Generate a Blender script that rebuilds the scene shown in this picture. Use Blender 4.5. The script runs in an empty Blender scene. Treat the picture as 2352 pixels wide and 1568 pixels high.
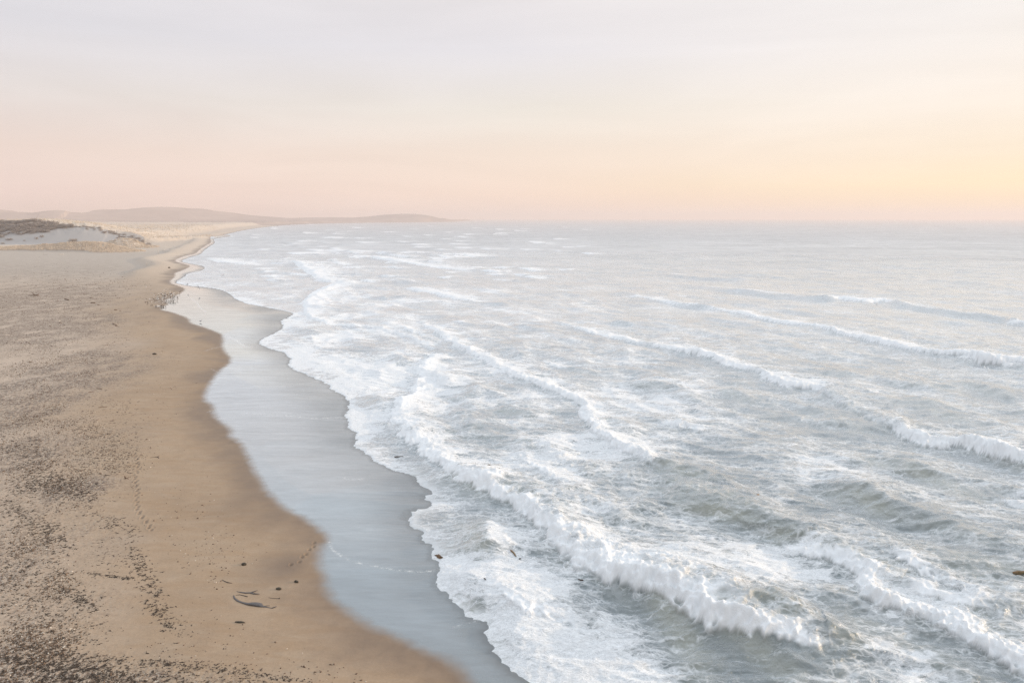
import bpy, bmesh, math, random
import numpy as np
from mathutils import Vector, Matrix

# ------------------------------------------------------------------ camera
# the measurements of the place were taken on a 2352 px wide picture
K, CX, CY, H = 1698.0, 1176.0, 784.0, 30.0
PITCH = math.atan(283.5 / K)          # the true horizon lies a little above the last visible water
CP, SP = math.cos(PITCH), math.sin(PITCH)
scene = bpy.context.scene
cam_d = bpy.data.cameras.new("camera")
cam = bpy.data.objects.new("camera", cam_d)
scene.collection.objects.link(cam)
cam.location = (0, 0, H)
cam.rotation_euler = (math.pi / 2 - PITCH, 0, 0)
cam_d.sensor_width = 36.0
cam_d.lens = K / 2352.0 * 36.0
cam_d.clip_start = 0.5
cam_d.clip_end = 120000.0
scene.camera = cam

# ------------------------------------------------------------------ sky, sun, exposure
SUN_AZ, SUN_EL = math.radians(80), math.radians(9.5)     # azimuth clockwise from the view direction (+Y)
sun_dir = Vector((math.sin(SUN_AZ) * math.cos(SUN_EL), math.cos(SUN_AZ) * math.cos(SUN_EL), math.sin(SUN_EL)))
sd = bpy.data.lights.new("sun", 'SUN')
sd.energy = 3.0
sd.angle = math.radians(0.8)
sd.color = (1.0, 0.76, 0.53)
so = bpy.data.objects.new("sun", sd)
scene.collection.objects.link(so)
so.rotation_euler = sun_dir.to_track_quat('Z', 'Y').to_euler()
so.location = (200, 40, 80)

scene.view_settings.view_transform = 'Standard'
scene.view_settings.look = 'None'
scene.view_settings.exposure = 0.0
scene.view_settings.gamma = 1.0
scene.cycles.use_denoising = True
scene.cycles.denoising_prefilter = 'NONE'
scene.cycles.max_bounces = 6
scene.cycles.diffuse_bounces = 3
scene.cycles.glossy_bounces = 3
scene.cycles.volume_bounces = 1
scene.cycles.sample_clamp_indirect = 4.0
scene.cycles.sample_clamp_direct = 12.0


def lin(c):
    r = []
    for v in c:
        v = v / 255.0
        r.append(v / 12.92 if v <= 0.04045 else ((v + 0.055) / 1.055) ** 2.4)
    return tuple(r)


class NT:
    """small helper to write node trees"""
    def __init__(self, tree):
        self.t = tree
        self.n = tree.nodes
        self.l = tree.links

    def node(self, typ, **kw):
        n = self.n.new(typ)
        for k, v in kw.items():
            setattr(n, k, v)
        return n

    def link(self, a, b):
        self.l.new(a, b)

    def _in(self, sock, v):
        if v is None:
            return
        if isinstance(v, bpy.types.NodeSocket):
            self.l.new(v, sock)
        else:
            if isinstance(v, (tuple, list)) and len(v) == 3 and sock.type == 'RGBA':
                v = (*v, 1.0)
            sock.default_value = v

    def math(self, op, a, b=None, c=None, clamp=False):
        n = self.n.new('ShaderNodeMath')
        n.operation = op
        n.use_clamp = clamp
        self._in(n.inputs[0], a)
        self._in(n.inputs[1], b)
        self._in(n.inputs[2], c)
        return n.outputs[0]

    def vmath(self, op, a, b=None, scale=None):
        n = self.n.new('ShaderNodeVectorMath')
        n.operation = op
        self._in(n.inputs[0], a)
        if b is not None:
            self._in(n.inputs[1], b)
        if scale is not None:
            self._in(n.inputs[3], scale)
        return n.outputs[0]

    def mix(self, f, a, b):
        n = self.n.new('ShaderNodeMix')
        n.data_type = 'RGBA'
        self._in(n.inputs[0], f)
        self._in(n.inputs[6], a)
        self._in(n.inputs[7], b)
        return n.outputs[2]

    def mixf(self, f, a, b):
        n = self.n.new('ShaderNodeMix')
        n.data_type = 'FLOAT'
        self._in(n.inputs[0], f)
        self._in(n.inputs[2], a)
        self._in(n.inputs[3], b)
        return n.outputs[0]

    def maprange(self, v, a, b, c=0.0, d=1.0, smooth=False):
        n = self.n.new('ShaderNodeMapRange')
        n.interpolation_type = 'SMOOTHSTEP' if smooth else 'LINEAR'
        n.clamp = True
        self._in(n.inputs[0], v)
        for i, x in enumerate((a, b, c, d)):
            self._in(n.inputs[i + 1], x)
        return n.outputs[0]

    def noise(self, vec, scale, detail=3.0, rough=0.55, dist=0.0, color=False):
        n = self.n.new('ShaderNodeTexNoise')
        if vec is not None:
            self._in(n.inputs['Vector'], vec)
        n.inputs['Scale'].default_value = scale
        n.inputs['Detail'].default_value = detail
        n.inputs['Roughness'].default_value = rough
        n.inputs['Distortion'].default_value = dist
        return n.outputs[1] if color else n.outputs[0]

    def voronoi(self, vec, scale, feature='DISTANCE_TO_EDGE', rnd=1.0):
        n = self.n.new('ShaderNodeTexVoronoi')
        n.feature = feature
        self._in(n.inputs['Vector'], vec)
        n.inputs['Scale'].default_value = scale
        n.inputs['Randomness'].default_value = rnd
        return n.outputs[0]

    def attr(self, name):
        n = self.n.new('ShaderNodeAttribute')
        n.attribute_name = name
        return n.outputs[2]

    def attr_col(self, name):
        n = self.n.new('ShaderNodeAttribute')
        n.attribute_name = name
        return n.outputs[0]

    def ramp(self, f, stops):
        n = self.n.new('ShaderNodeValToRGB')
        self._in(n.inputs[0], f)
        e = n.color_ramp.elements
        while len(e) > 1:
            e.remove(e[-1])
        e[0].position = stops[0][0]
        e[0].color = (*stops[0][1], 1)
        for p, c in stops[1:]:
            x = e.new(p)
            x.color = (*c, 1)
        return n.outputs[0]

    def bump(self, h, strength=1.0, dist=1.0, normal=None):
        n = self.n.new('ShaderNodeBump')
        self._in(n.inputs['Height'], h)
        self._in(n.inputs['Strength'], strength)
        n.inputs['Distance'].default_value = dist
        if normal is not None:
            self.link(normal, n.inputs['Normal'])
        return n.outputs[0]


world = bpy.data.worlds.new("World")
scene.world = world
world.use_nodes = True
w = NT(world.node_tree)
w.n.clear()
wo = w.node('ShaderNodeOutputWorld')
tc = w.node('ShaderNodeTexCoord')
sep = w.node('ShaderNodeSeparateXYZ')
w.link(tc.outputs['Generated'], sep.inputs[0])
X, Y, Z = sep.outputs
# elevation in degrees / 90, compressed by sqrt so the first degrees above the horizon get room
el = w.math('DIVIDE', w.math('ARCSINE', Z), math.pi / 2)
# soft, very wide streaks of high cloud
stretch = w.node('ShaderNodeMapping')
stretch.inputs['Scale'].default_value = (1.3, 1.3, 9.0)
w.link(tc.outputs['Generated'], stretch.inputs[0])
cl = w.noise(stretch.outputs[0], 1.6, 4.0, 0.5, 0.6)
el2 = w.math('ADD', el, w.math('MULTIPLY', w.math('SUBTRACT', cl, 0.5), 0.020))
els = w.math('POWER', w.math('MAXIMUM', el2, 0.0001), 0.5)


def st(deg):
    return math.sqrt(max(deg, 0.0) / 90.0)


UP = (1.08, 1.16, 1.26)
left = w.ramp(els, [(st(0), lin((231, 209, 203))), (st(1.7), lin((233, 210, 203))), (st(4.5), lin((230, 211, 202))),
                    (st(8), lin((224, 216, 213))), (st(12), lin((216, 214, 219))), (st(16), lin((222, 219, 223))),
                    (st(28), (0.76, 0.85, 0.95)), (st(60), UP)])
mid = w.ramp(els, [(st(0), lin((243, 216, 202))), (st(1.7), lin((244, 219, 201))), (st(4.9), lin((237, 220, 206))),
                   (st(8), lin((230, 223, 214))), (st(12), lin((225, 222, 226))), (st(16), lin((228, 223, 224))),
                   (st(28), (0.80, 0.88, 0.97)), (st(60), UP)])
right = w.ramp(els, [(st(0), lin((252, 224, 194))), (st(1.2), lin((252, 226, 190))), (st(2.4), lin((250, 229, 192))),
                     (st(4), lin((249, 232, 209))), (st(7), lin((247, 235, 222))), (st(11), lin((242, 235, 229))),
                     (st(16), lin((238, 234, 232))), (st(28), (0.86, 0.90, 0.94)), (st(60), UP)])
hl = w.math('SQRT', w.math('ADD', w.math('MULTIPLY', X, X), w.math('MULTIPLY', Y, Y)))
az = w.math('DIVIDE', X, w.math('MAXIMUM', hl, 0.001))
skyc = w.mix(w.maprange(az, -0.55, 0.0), left, mid)
skyc = w.mix(w.maprange(az, 0.0, 0.55), skyc, right)
# the sky behind and to the left of the viewer, away from the low sun, is dimmer
opp = w.math('ADD', w.math('MULTIPLY', X, -0.50), w.math('MULTIPLY', Y, -0.86))
dim = w.maprange(opp, 0.0, 0.85, 1.0, 0.50)
st2 = w.math('MULTIPLY', w.maprange(cl, 0.3, 0.7, 0.95, 1.045), dim)
skyc = w.vmath('SCALE', skyc, scale=st2)
bg1 = w.node('ShaderNodeBackground')
w.link(skyc, bg1.inputs[0])
bg1.inputs[1].default_value = 1.06

nish = w.node('ShaderNodeTexSky')
nish.sky_type = 'NISHITA'
nish.sun_disc = False
nish.sun_elevation = SUN_EL
nish.sun_rotation = SUN_AZ
nish.air_density = 1.0
nish.dust_density = 1.5
bg2 = w.node('ShaderNodeBackground')
w.link(nish.outputs[0], bg2.inputs[0])
bg2.inputs[1].default_value = 0.009
add = w.node('ShaderNodeAddShader')
w.link(bg1.outputs[0], add.inputs[0])
w.link(bg2.outputs[0], add.inputs[1])
w.link(add.outputs[0], wo.inputs[0])

# ------------------------------------------------------------------ geometry helpers


def ground(px, py, z=0.0):
    """point of the place at height z seen at (px, py) on the 2352 px wide picture"""
    dx, up = px - CX, CY - py
    dz = -K * SP + up * CP
    dy = K * CP + up * SP
    t = (z - H) / dz
    return np.array((t * dx, t * dy))


def at_depth(px, py, Yd):
    dx, up = px - CX, CY - py
    dz = -K * SP + up * CP
    dy = K * CP + up * SP
    t = Yd / dy
    return np.array((t * dx, Yd, H + t * dz))


def py_of_Y(Y):
    # picture row on which the level ground at depth Y lies
    # Y = H*(K*CP+u*SP)/(K*SP-u*CP)
    u = (Y * K * SP - H * K * CP) / (H * SP + Y * CP)
    return CY - u


def Y_of_py(py):
    u = CY - py
    return H * (K * CP + u * SP) / (K * SP - u * CP)


_rng = np.random.RandomState(7)
PERM = _rng.permutation(256).astype(np.int32)
PERM = np.concatenate([PERM, PERM, PERM])
_a = _rng.rand(256) * 2 * np.pi
GX, GY = np.cos(_a).astype(np.float32), np.sin(_a).astype(np.float32)


def perlin(x, y, seed=0):
    x = np.asarray(x, np.float64) + seed * 17.31
    y = np.asarray(y, np.float64) + seed * 7.77
    xi = np.floor(x)
    yi = np.floor(y)
    fx = (x - xi).astype(np.float32)
    fy = (y - yi).astype(np.float32)
    xi = (xi.astype(np.int64) & 255).astype(np.int32)
    yi = (yi.astype(np.int64) & 255).astype(np.int32)
    u = fx * fx * fx * (fx * (fx * 6 - 15) + 10)
    v = fy * fy * fy * (fy * (fy * 6 - 15) + 10)

    def g(ix, iy, ax, ay):
        h = PERM[PERM[ix & 255] + (iy & 255)]
        return GX[h] * ax + GY[h] * ay
    a = g(xi, yi, fx, fy)
    b = g(xi + 1, yi, fx - 1, fy)
    c = g(xi, yi + 1, fx, fy - 1)
    d = g(xi + 1, yi + 1, fx - 1, fy - 1)
    return (a + u * (b - a) + v * ((c + u * (d - c)) - (a + u * (b - a)))) * 1.5


def fbm(x, y, seed=0, octaves=4, gain=0.5):
    s = 0.0
    a = 1.0
    n = 0.0
    for i in range(octaves):
        s = s + a * perlin(x, y, seed + i * 3)
        n += a
        x, y = x * 2.03 + 1.7, y * 2.03 - 3.1
        a *= gain
    return s / n


def sstep(a, b, x):
    t = np.clip((x - a) / (b - a), 0, 1)
    return t * t * (3 - 2 * t)


def poly_dist(P, pts, vals=None, signed=False):
    """distance of points P (n,2) to a polyline; vals (m,k) interpolated at the nearest point; sign + on the left side"""
    n = len(P)
    best = np.full(n, 1e18)
    side = np.ones(n)
    out = None if vals is None else np.zeros((n, vals.shape[1]))
    px, py = P[:, 0], P[:, 1]
    for i in range(len(pts) - 1):
        a, b = pts[i], pts[i + 1]
        d = b - a
        L2 = d @ d + 1e-9
        t = np.clip(((px - a[0]) * d[0] + (py - a[1]) * d[1]) / L2, 0, 1)
        qx, qy = a[0] + t * d[0] - px, a[1] + t * d[1] - py
        dd = qx * qx + qy * qy
        m = dd < best
        best[m] = dd[m]
        if signed:
            cr = d[0] * (py - a[1]) - d[1] * (px - a[0])
            side[m] = np.where(cr[m] >= 0, 1.0, -1.0)
        if vals is not None:
            tm = t[m][:, None]
            out[m] = vals[i] * (1 - tm) + vals[i + 1] * tm
    best = np.sqrt(best)
    if signed:
        best = best * side
    return (best, out) if vals is not None else best


def inside(P, poly):
    x, y = P[:, 0], P[:, 1]
    c = np.zeros(len(P), bool)
    j = len(poly) - 1
    for i in range(len(poly)):
        xi, yi = poly[i]
        xj, yj = poly[j]
        if yi != yj:
            c ^= ((yi > y) != (yj > y)) & (x < (xj - xi) * (y - yi) / (yj - yi) + xi)
        j = i
    return c


def smooth_line(pts, it=1):
    pts = np.array(pts, float)
    for _ in range(it):
        q = [pts[0]]
        for a, b in zip(pts[:-1], pts[1:]):
            q.append(a * 0.75 + b * 0.25)
            q.append(a * 0.25 + b * 0.75)
        q.append(pts[-1])
        pts = np.array(q)
    return pts


# ------------------------------------------------------------------ coast lines (far to near)
FAR = [(1035, 509.6), (960, 510.6), (860, 511.5), (760, 513), (690, 515), (630, 519), (580, 525), (548, 531), (520, 538)]
# edge of the wet mirror against the damp sand
B_PX = FAR + [(500, 541), (533, 540), (490, 546), (481, 549), (487, 556), (470, 566), (456, 575), (450, 583), (425, 588),
        (397, 599), (419, 606), (440, 612), (421, 622), (400, 628), (404, 635), (386, 649), (415, 659), (428, 667), (410, 679),
        (378, 692), (389, 701), (364, 713), (397, 720), (434, 734), (436, 745), (470, 755), (499, 766), (514, 774),
        (511, 805), (538, 832), (503, 857), (481, 889), (467, 921), (494, 940), (490, 956), (510, 978), (535, 991),
        (527, 1009), (554, 1020), (570, 1052), (583, 1084), (606, 1119), (618, 1140), (640, 1160), (662, 1180), (705, 1198),
        (733, 1221), (760, 1246), (737, 1266), (731, 1294), (747, 1330), (748, 1353), (769, 1387), (817, 1423), (873, 1452),
        (929, 1473), (971, 1496), (1040, 1521), (1069, 1549), (1080, 1568), (1120, 1610), (1200, 1680), (1400, 1850)]
# edge of the foaming water
F_PX = FAR + [(505, 541), (537, 541), (495, 548), (490, 551), (495, 558), (480, 567), (468, 576), (462, 584), (440, 590),
        (412, 600), (440, 606), (470, 611), (470, 620), (430, 628), (425, 636), (400, 649), (430, 656), (480, 660), (519, 668),
        (551, 694), (615, 706), (679, 719), (665, 728), (641, 738), (657, 751), (630, 766), (590, 785), (615, 799), (654, 809),
        (673, 825), (662, 841), (711, 863), (759, 882), (762, 895), (807, 914), (800, 940), (798, 966), (798, 978),
        (827, 1001), (820, 1026), (846, 1042), (878, 1068), (948, 1090), (967, 1110), (996, 1131), (968, 1143), (1003, 1161),
        (934, 1182), (951, 1210), (979, 1221), (971, 1235), (999, 1255), (996, 1278), (1024, 1292), (1019, 1311),
        (1002, 1323), (1002, 1347), (1027, 1370), (1055, 1387), (1074, 1412), (1114, 1426), (1125, 1440), (1111, 1452),
        (1131, 1479), (1139, 1499), (1175, 1521), (1195, 1538), (1223, 1555), (1270, 1590), (1400, 1680), (1650, 1850)]


def world_line(px, it=1):
    return smooth_line([ground(*p) for p in px], it)


B_W = world_line(B_PX, 1)
F_W = world_line(F_PX, 1)
tail = np.array([(40, 5), (70, -120), (120, -900)], float)
head = np.array([(-400, 9200), (-2500, 12500), (-60000, 16000)], float)
B_W = np.concatenate([B_W, tail + (-6, 0)])
F_W = np.concatenate([F_W, tail])


def closed(L):
    return np.concatenate([head[::-1], L, np.array([(-60000, -900)])])


B_POLY, F_POLY = closed(B_W), closed(F_W)
B_FULL, F_FULL = np.concatenate([head[::-1], B_W]), np.concatenate([head[::-1], F_W])


def coast_dist(P, full, poly):
    d = poly_dist(P, full)
    return np.where(inside(P, poly), d, -d)      # + inland


# ------------------------------------------------------------------ land heights
def ridge(pts):
    a = np.array([at_depth(px, py, Yd) for px, py, Yd in pts])
    return a[:, :2], a[:, 2:3]


HILLS = [  # (crest, half width front, half width back)
    (ridge([(-700, 480, 4300), (-300, 484, 4300), (-60, 478, 4300), (0, 482, 4300), (14, 487.5, 4300), (48, 487, 4300),
            (75, 490, 4300), (100, 486, 4350), (131, 482.6, 4350), (161, 487, 4400), (195, 491, 4400), (240, 497, 4400),
            (300, 503, 4500)]), 420, 500),
    (ridge([(120, 497, 5200), (165, 491, 5200), (224, 485, 5300), (266, 481, 5300), (300, 481, 5300), (340, 477, 5300),
            (375, 475, 5300), (410, 476.5, 5400), (440, 479, 5400), (480, 485, 5500), (540, 494, 5700), (600, 500, 6000),
            (640, 503, 6300)]), 700, 600),
    (ridge([(560, 502, 5561), (640, 502, 5644), (700, 500, 5727), (760, 498.6, 5810), (810, 500, 5810), (850, 497, 5810),
            (880, 493.5, 5810), (920, 491.2, 5810), (955, 491.2, 5810), (985, 495, 5810), (1008, 501, 5810),
            (1030, 507, 5768), (1040, 509, 5727)]), 330, 500),
]
DUNE = ridge([(-900, 505, 900), (-300, 503, 890), (-80, 505, 880), (0, 506, 880), (14, 503, 880), (35, 508, 880),
              (75, 502, 880), (112, 509, 880), (154, 513, 880), (196, 512, 885), (224, 516, 890), (252, 523, 895),
              (294, 535, 900), (329, 547, 905), (350, 558, 905)])
BANK = ridge([(-900, 567, 672), (-200, 569, 664), (0, 568, 660), (60, 566, 657), (110, 562, 655), (150, 558.5, 655),
              (190, 555, 655), (225, 556.5, 655), (250, 563, 652), (268, 572, 648)])
MOUND = ridge([(236, 563, 745), (255, 553, 745), (275, 549, 745), (295, 549, 745), (312, 556, 745), (325, 565, 745)])

TRACK = []


def land_height(x, y, sB=None, sF=None, detail=True):
    P = np.stack([x, y], 1)
    if sB is None:
        sB = coast_dist(P, B_FULL, B_POLY)
    if sF is None:
        sF = coast_dist(P, F_FULL, F_POLY)
    z = np.where(sF > 0, 0.035 * np.minimum(sF, 12), np.maximum(0.05 * sF, -4.0))
    s = np.maximum(sB, 0)
    z = z + 0.02 * np.minimum(s, 30) + 0.012 * np.clip(s - 30, 0, 70)
    # berm on the far beach and the low ground behind it
    fb = sstep(330, 430, y) * (1 - sstep(1300, 1700, y))
    bw = 17 + 3 * perlin(y / 60.0, y * 0 + 2.2, 5)
    z = z + fb * (1.5 * sstep(4, bw, s) - 2.2 * sstep(bw + 1, bw + 10, s) * (1 - 0.7 * sstep(80, 200, s)))
    far = y > 560
    if far.any():
        xf, yf, sf = x[far], y[far], s[far]
        Pf = P[far]
        s0 = np.interp(yf, [600, 860, 890, 1500, 2600, 5000], [500, 320, 52, 45, 60, 80])
        rise = sstep(s0, s0 + 40, sf)
        hgt = 10.5 + 4.5 * fbm(xf / 70, yf / 90, 11, 3) + 6 * sstep(250, 1500, sf)
        zd = rise * hgt
        zd += rise * (2.4 * (1 - np.abs(fbm(xf / 22, yf / 30, 21, 4))) - 1.6)
        zf = np.maximum(z[far], 0) + zd
        for (R, wf, wb, pw) in ((DUNE, 62, 260, 1.15), (BANK, 28, 18, 0.8), (MOUND, 20, 20, 1.4)):
            d, v = poly_dist(Pf, R[0], R[1])
            near = poly_dist_side(Pf, R[0])
            front = np.clip(1 - d / wf, 0, 1) ** pw
            back = np.exp(-(d / wb) ** 2)
            prof = np.where(near < 0, front, back)
            lump = fbm(xf / 9, yf / 12, 31, 4)
            base = np.maximum(z[far], 0)
            zr = base + (v[:, 0] - base) * prof + lump * 2.0 * sstep(0.25, 0.9, prof) * (1 if R is DUNE else 0.8)
            zf = np.maximum(zf, zr)
        for (R, wf, wb) in HILLS:
            d, v = poly_dist(Pf, R[0], R[1])
            near = poly_dist_side(Pf, R[0])
            ww = np.where(near < 0, wf, wb)
            prof = np.exp(-(d / ww) ** 2 * 1.3)
            gul = 1 + 0.10 * fbm(xf / 260, yf / 300, 41, 5) * (1 - 0.8 * sstep(0.93, 1, prof))
            zr = v[:, 0] * prof * gul + 1.2 * fbm(xf / 40, yf / 60, 43, 3)
            zf = np.maximum(zf, zr)
        zf = np.where(sF[far] > 0, np.minimum(zf, 0.4 * sF[far] + z[far] + 0.2), z[far])
        z = z.copy()
        z[far] = zf
    if detail:
        m = sstep(2, 10, sB) * (1 - sstep(500, 700, y))
        z = z + m * 0.10 * fbm(x / 9, y / 14, 51, 3)
        z = z + sstep(-1, 4, sB) * (1 - sstep(300, 500, y)) * 0.012 * fbm(x / 0.8, y / 0.8, 52, 3)
    return z


def poly_dist_side(P, pts):
    """- in front of the ridge (towards the viewer), + behind it"""
    o = np.argsort(pts[:, 0])
    return P[:, 1] - np.interp(P[:, 0], pts[o, 0], pts[o, 1])


def land_z(x, y):
    return float(land_height(np.array([x], float), np.array([y], float), detail=True)[0])


def on_land(px, py, it=4):
    if py < 640:                       # grazing view: march along the line of sight to the first ground met
        pts = np.array([at_depth(px, py, yy) for yy in np.linspace(300, 1500, 700)])
        zl = land_height(pts[:, 0], pts[:, 1])
        h = np.where(pts[:, 2] <= zl)[0]
        if len(h):
            return float(pts[h[0], 0]), float(pts[h[0], 1]), float(zl[h[0]])
    z = 0.0
    for _ in range(it):
        p = ground(px, py, z)
        z = land_z(p[0], p[1])
    return float(p[0]), float(p[1]), z


# ------------------------------------------------------------------ object helpers
def link(o):
    scene.collection.objects.link(o)
    return o


def tag(o, label=None, cat=None, group=None, kind=None):
    if label:
        o['label'] = label
    if cat:
        o['category'] = cat
    if group:
        o['group'] = group
    if kind:
        o['kind'] = kind
    return o


def mesh_np(name, V, Fq, mat, attrs=None, smooth=True):
    """V (n,3), Fq (m,k) faces with k verts each"""
    me = bpy.data.meshes.new(name)
    k = Fq.shape[1]
    me.vertices.add(len(V))
    me.vertices.foreach_set('co', np.ascontiguousarray(V, np.float32).ravel())
    me.loops.add(Fq.size)
    me.loops.foreach_set('vertex_index', np.ascontiguousarray(Fq, np.int32).ravel())
    me.polygons.add(len(Fq))
    me.polygons.foreach_set('loop_start', np.arange(0, Fq.size, k, dtype=np.int32))
    me.polygons.foreach_set('loop_total', np.full(len(Fq), k, np.int32))
    if smooth:
        me.polygons.foreach_set('use_smooth', np.ones(len(Fq), bool))
    me.update(calc_edges=True)
    for an, av in (attrs or {}).items():
        a = me.attributes.new(an, 'FLOAT', 'POINT')
        a.data.foreach_set('value', np.ascontiguousarray(av, np.float32))
    if mat:
        me.materials.append(mat)
    return link(bpy.data.objects.new(name, me))


def grid_faces(nr, nc, keep):
    """quads of an nr x nc grid whose four corners are kept; returns faces and the used-vertex mask"""
    idx = np.arange(nr * nc).reshape(nr, nc)
    k = keep.reshape(nr, nc)
    m = k[:-1, :-1] & k[1:, :-1] & k[:-1, 1:] & k[1:, 1:]
    a, b, c, d = idx[:-1, :-1][m], idx[:-1, 1:][m], idx[1:, 1:][m], idx[1:, :-1][m]
    return np.stack([a, b, c, d], 1)


def compact(V, F, attrs):
    used = np.zeros(len(V), bool)
    used[F.ravel()] = True
    remap = np.cumsum(used) - 1
    return V[used], remap[F], {k: v[used] for k, v in attrs.items()}


def rows_from_py(segs):
    r = []
    for a, b, s in segs:
        r.append(np.arange(a, b, s))
    return np.concatenate(r)


def new_mat(name):
    m = bpy.data.materials.new(name)
    m.use_nodes = True
    m.node_tree.nodes.clear()
    t = NT(m.node_tree)
    out = t.node('ShaderNodeOutputMaterial')
    return m, t, out


# ------------------------------------------------------------------ sand material
def sand_material():
    m, t, out = new_mat("beach_sand")
    geo = t.node('ShaderNodeNewGeometry')
    P = geo.outputs['Position']
    sB, wr, far, dens, sheen_dark = t.attr('inland'), t.attr('rough_zone'), t.attr('far'), t.attr('veg'), t.attr('film')
    # slow colour drift, stretched along the shore
    n1 = t.noise(P, 0.05, 4, 0.55, 0.4)
    n2 = t.noise(P, 0.6, 4, 0.6, 0.3)
    st = t.node('ShaderNodeMapping')
    st.inputs['Scale'].default_value = (0.32, 1.1, 1)
    t.link(P, st.inputs[0])
    n3 = t.noise(st.outputs[0], 0.7, 5, 0.6, 0.8)
    fine = t.noise(P, 9.0, 3, 0.7)
    dry = t.mix(t.maprange(n1, 0.35, 0.65), (0.435, 0.313, 0.208), (0.36, 0.25, 0.16))
    dry = t.mix(t.maprange(n3, 0.35, 0.7, 0, 0.45), dry, (0.46, 0.365, 0.275))
    dry = t.mix(t.maprange(n2, 0.42, 0.7, 0, 0.35), dry, (0.31, 0.225, 0.155))
    # pale dry sand higher up the beach
    up = t.maprange(t.math('ADD', sB, t.math('MULTIPLY', t.math('SUBTRACT', n1, 0.5), 26.0)), 14, 34)
    dry = t.mix(t.math('MULTIPLY', up, 0.75), dry, (0.60, 0.49, 0.395))
    # farther up the coast the sand is paler
    dry = t.mix(far, dry, (0.56, 0.475, 0.39))
    dry = t.mix(t.math('MULTIPLY', t.attr('back'), 0.6), dry, (0.43, 0.39, 0.345))  # weaker sun on the backshore, put into the sand colour as grey
    dry = t.mix(t.attr('bare'), dry, (0.385, 0.375, 0.365))  # shade of the big dune's front, painted as greyer sand
    gr = t.noise(P, 5.0, 6, 0.85)
    dry = t.vmath('SCALE', dry, scale=t.maprange(gr, 0.35, 0.65, 0.90, 1.08))
    # rough upper beach: speckle of shell, pebble and weed crumbs
    sp = t.noise(P, 2.6, 5, 0.75, 0.5)
    sp2 = t.noise(P, 7.5, 3, 0.7)
    sp3 = t.noise(st.outputs[0], 3.0, 4, 0.7, 0.5)
    dry = t.mix(t.math('MULTIPLY', wr, 0.35), dry, (0.30, 0.235, 0.185))
    spl = t.noise(P, 0.9, 6, 0.8, 0.8)
    sp = t.math('ADD', t.math('MULTIPLY', sp, 0.6), t.math('MULTIPLY', spl, 0.4))
    dk = t.maprange(t.math('ADD', sp, t.math('MULTIPLY', wr, 0.05)), 0.52, 0.57)
    dk = t.math('MULTIPLY', dk, t.math('MULTIPLY', wr, 1.0), clamp=True)
    dry = t.mix(dk, dry, (0.17, 0.12, 0.09))
    dk2 = t.math('MULTIPLY', t.maprange(sp3, 0.55, 0.72), t.math('MULTIPLY', wr, 0.5), clamp=True)
    dry = t.mix(dk2, dry, (0.27, 0.19, 0.14))
    lt = t.math('MULTIPLY', t.maprange(sp2, 0.54, 0.64), t.math('MULTIPLY', wr, 0.7), clamp=True)
    dry = t.mix(lt, dry, (0.72, 0.66, 0.56))
    # damp sand next to the water, and shade painted into the footprints
    dampn = t.math('ADD', sB, t.math('MULTIPLY', t.math('SUBTRACT', n1, 0.5), 22.0))
    damp = t.math('MAXIMUM', t.math('MULTIPLY', t.maprange(dampn, 7.0, -0.5, smooth=True), t.maprange(n2, 0.3, 0.65, 0.75, 1.0)), t.math('MULTIPLY', t.attr('damp_print_shade'), t.maprange(n1, 0.3, 0.6, 0.6, 1.0)))
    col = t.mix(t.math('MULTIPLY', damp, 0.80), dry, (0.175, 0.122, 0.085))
    # dune grass tone
    g = t.noise(P, 0.25, 5, 0.65)
    vegc = t.mix(t.maprange(g, 0.4, 0.62), (0.68, 0.59, 0.49), (0.50, 0.43, 0.36))
    col = t.mix(t.math('MULTIPLY', dens, t.maprange(g, 0.25, 0.5, 0.35, 1.0)), col, vegc)
    bh = t.math('ADD', t.math('MULTIPLY', fine, 0.25), t.math('MULTIPLY', sp, t.maprange(wr, 0, 1, 0.5, 3.0)))
    bs = t.bump(bh, 0.5, 0.05)
    d = t.node('ShaderNodeBsdfPrincipled')
    t.link(col, d.inputs['Base Color'])
    t.link(t.maprange(damp, 0, 1, 0.95, 0.55), d.inputs['Roughness'])
    d.inputs['Specular IOR Level'].default_value = 0.25
    t.link(bs, d.inputs['Normal'])
    # wet mirror
    lw = t.node('ShaderNodeLayerWeight')
    lw.inputs[0].default_value = 0.5
    rip = t.node('ShaderNodeMapping')
    rip.inputs['Scale'].default_value = (0.35, 1.6, 1)
    t.link(P, rip.inputs[0])
    rn = t.noise(rip.outputs[0], 1.5, 4, 0.6, 0.4)
    film_b = t.bump(rn, t.maprange(sheen_dark, 0, 1, 0.03, 0.6), 0.05)
    t.link(film_b, lw.inputs[1])
    fac = t.math('ADD', t.math('POWER', t.maprange(lw.outputs['Facing'], 0.30, 0.88), 1.25), 0.09, clamp=True)
    st2 = t.node('ShaderNodeMapping')
    st2.inputs['Scale'].default_value = (0.10, 0.55, 1)
    t.link(P, st2.inputs[0])
    fac = t.math('MULTIPLY', fac, t.maprange(t.noise(st2.outputs[0], 1.0, 5, 0.6, 0.8), 0.3, 0.7, 0.86, 1.06))
    fac = t.math('MULTIPLY', fac, t.maprange(sheen_dark, 0, 1, 1.0, 0.58))
    fac = t.math('MULTIPLY', fac, t.maprange(rn, 0.3, 0.7, 0.95, 1.05))
    fac = t.math('MULTIPLY', fac, t.maprange(t.attr('edge'), 0, 1, 1.0, 0.75))  # dark shadow line along the foam edge, painted by weakening the mirror
    gl = t.node('ShaderNodeBsdfGlossy')
    gl.inputs[0].default_value = (0.89, 0.955, 0.98, 1)
    t.link(t.maprange(sheen_dark, 0, 1, 0.05, 0.20), gl.inputs[1])
    t.link(film_b, gl.inputs['Normal'])
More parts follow.
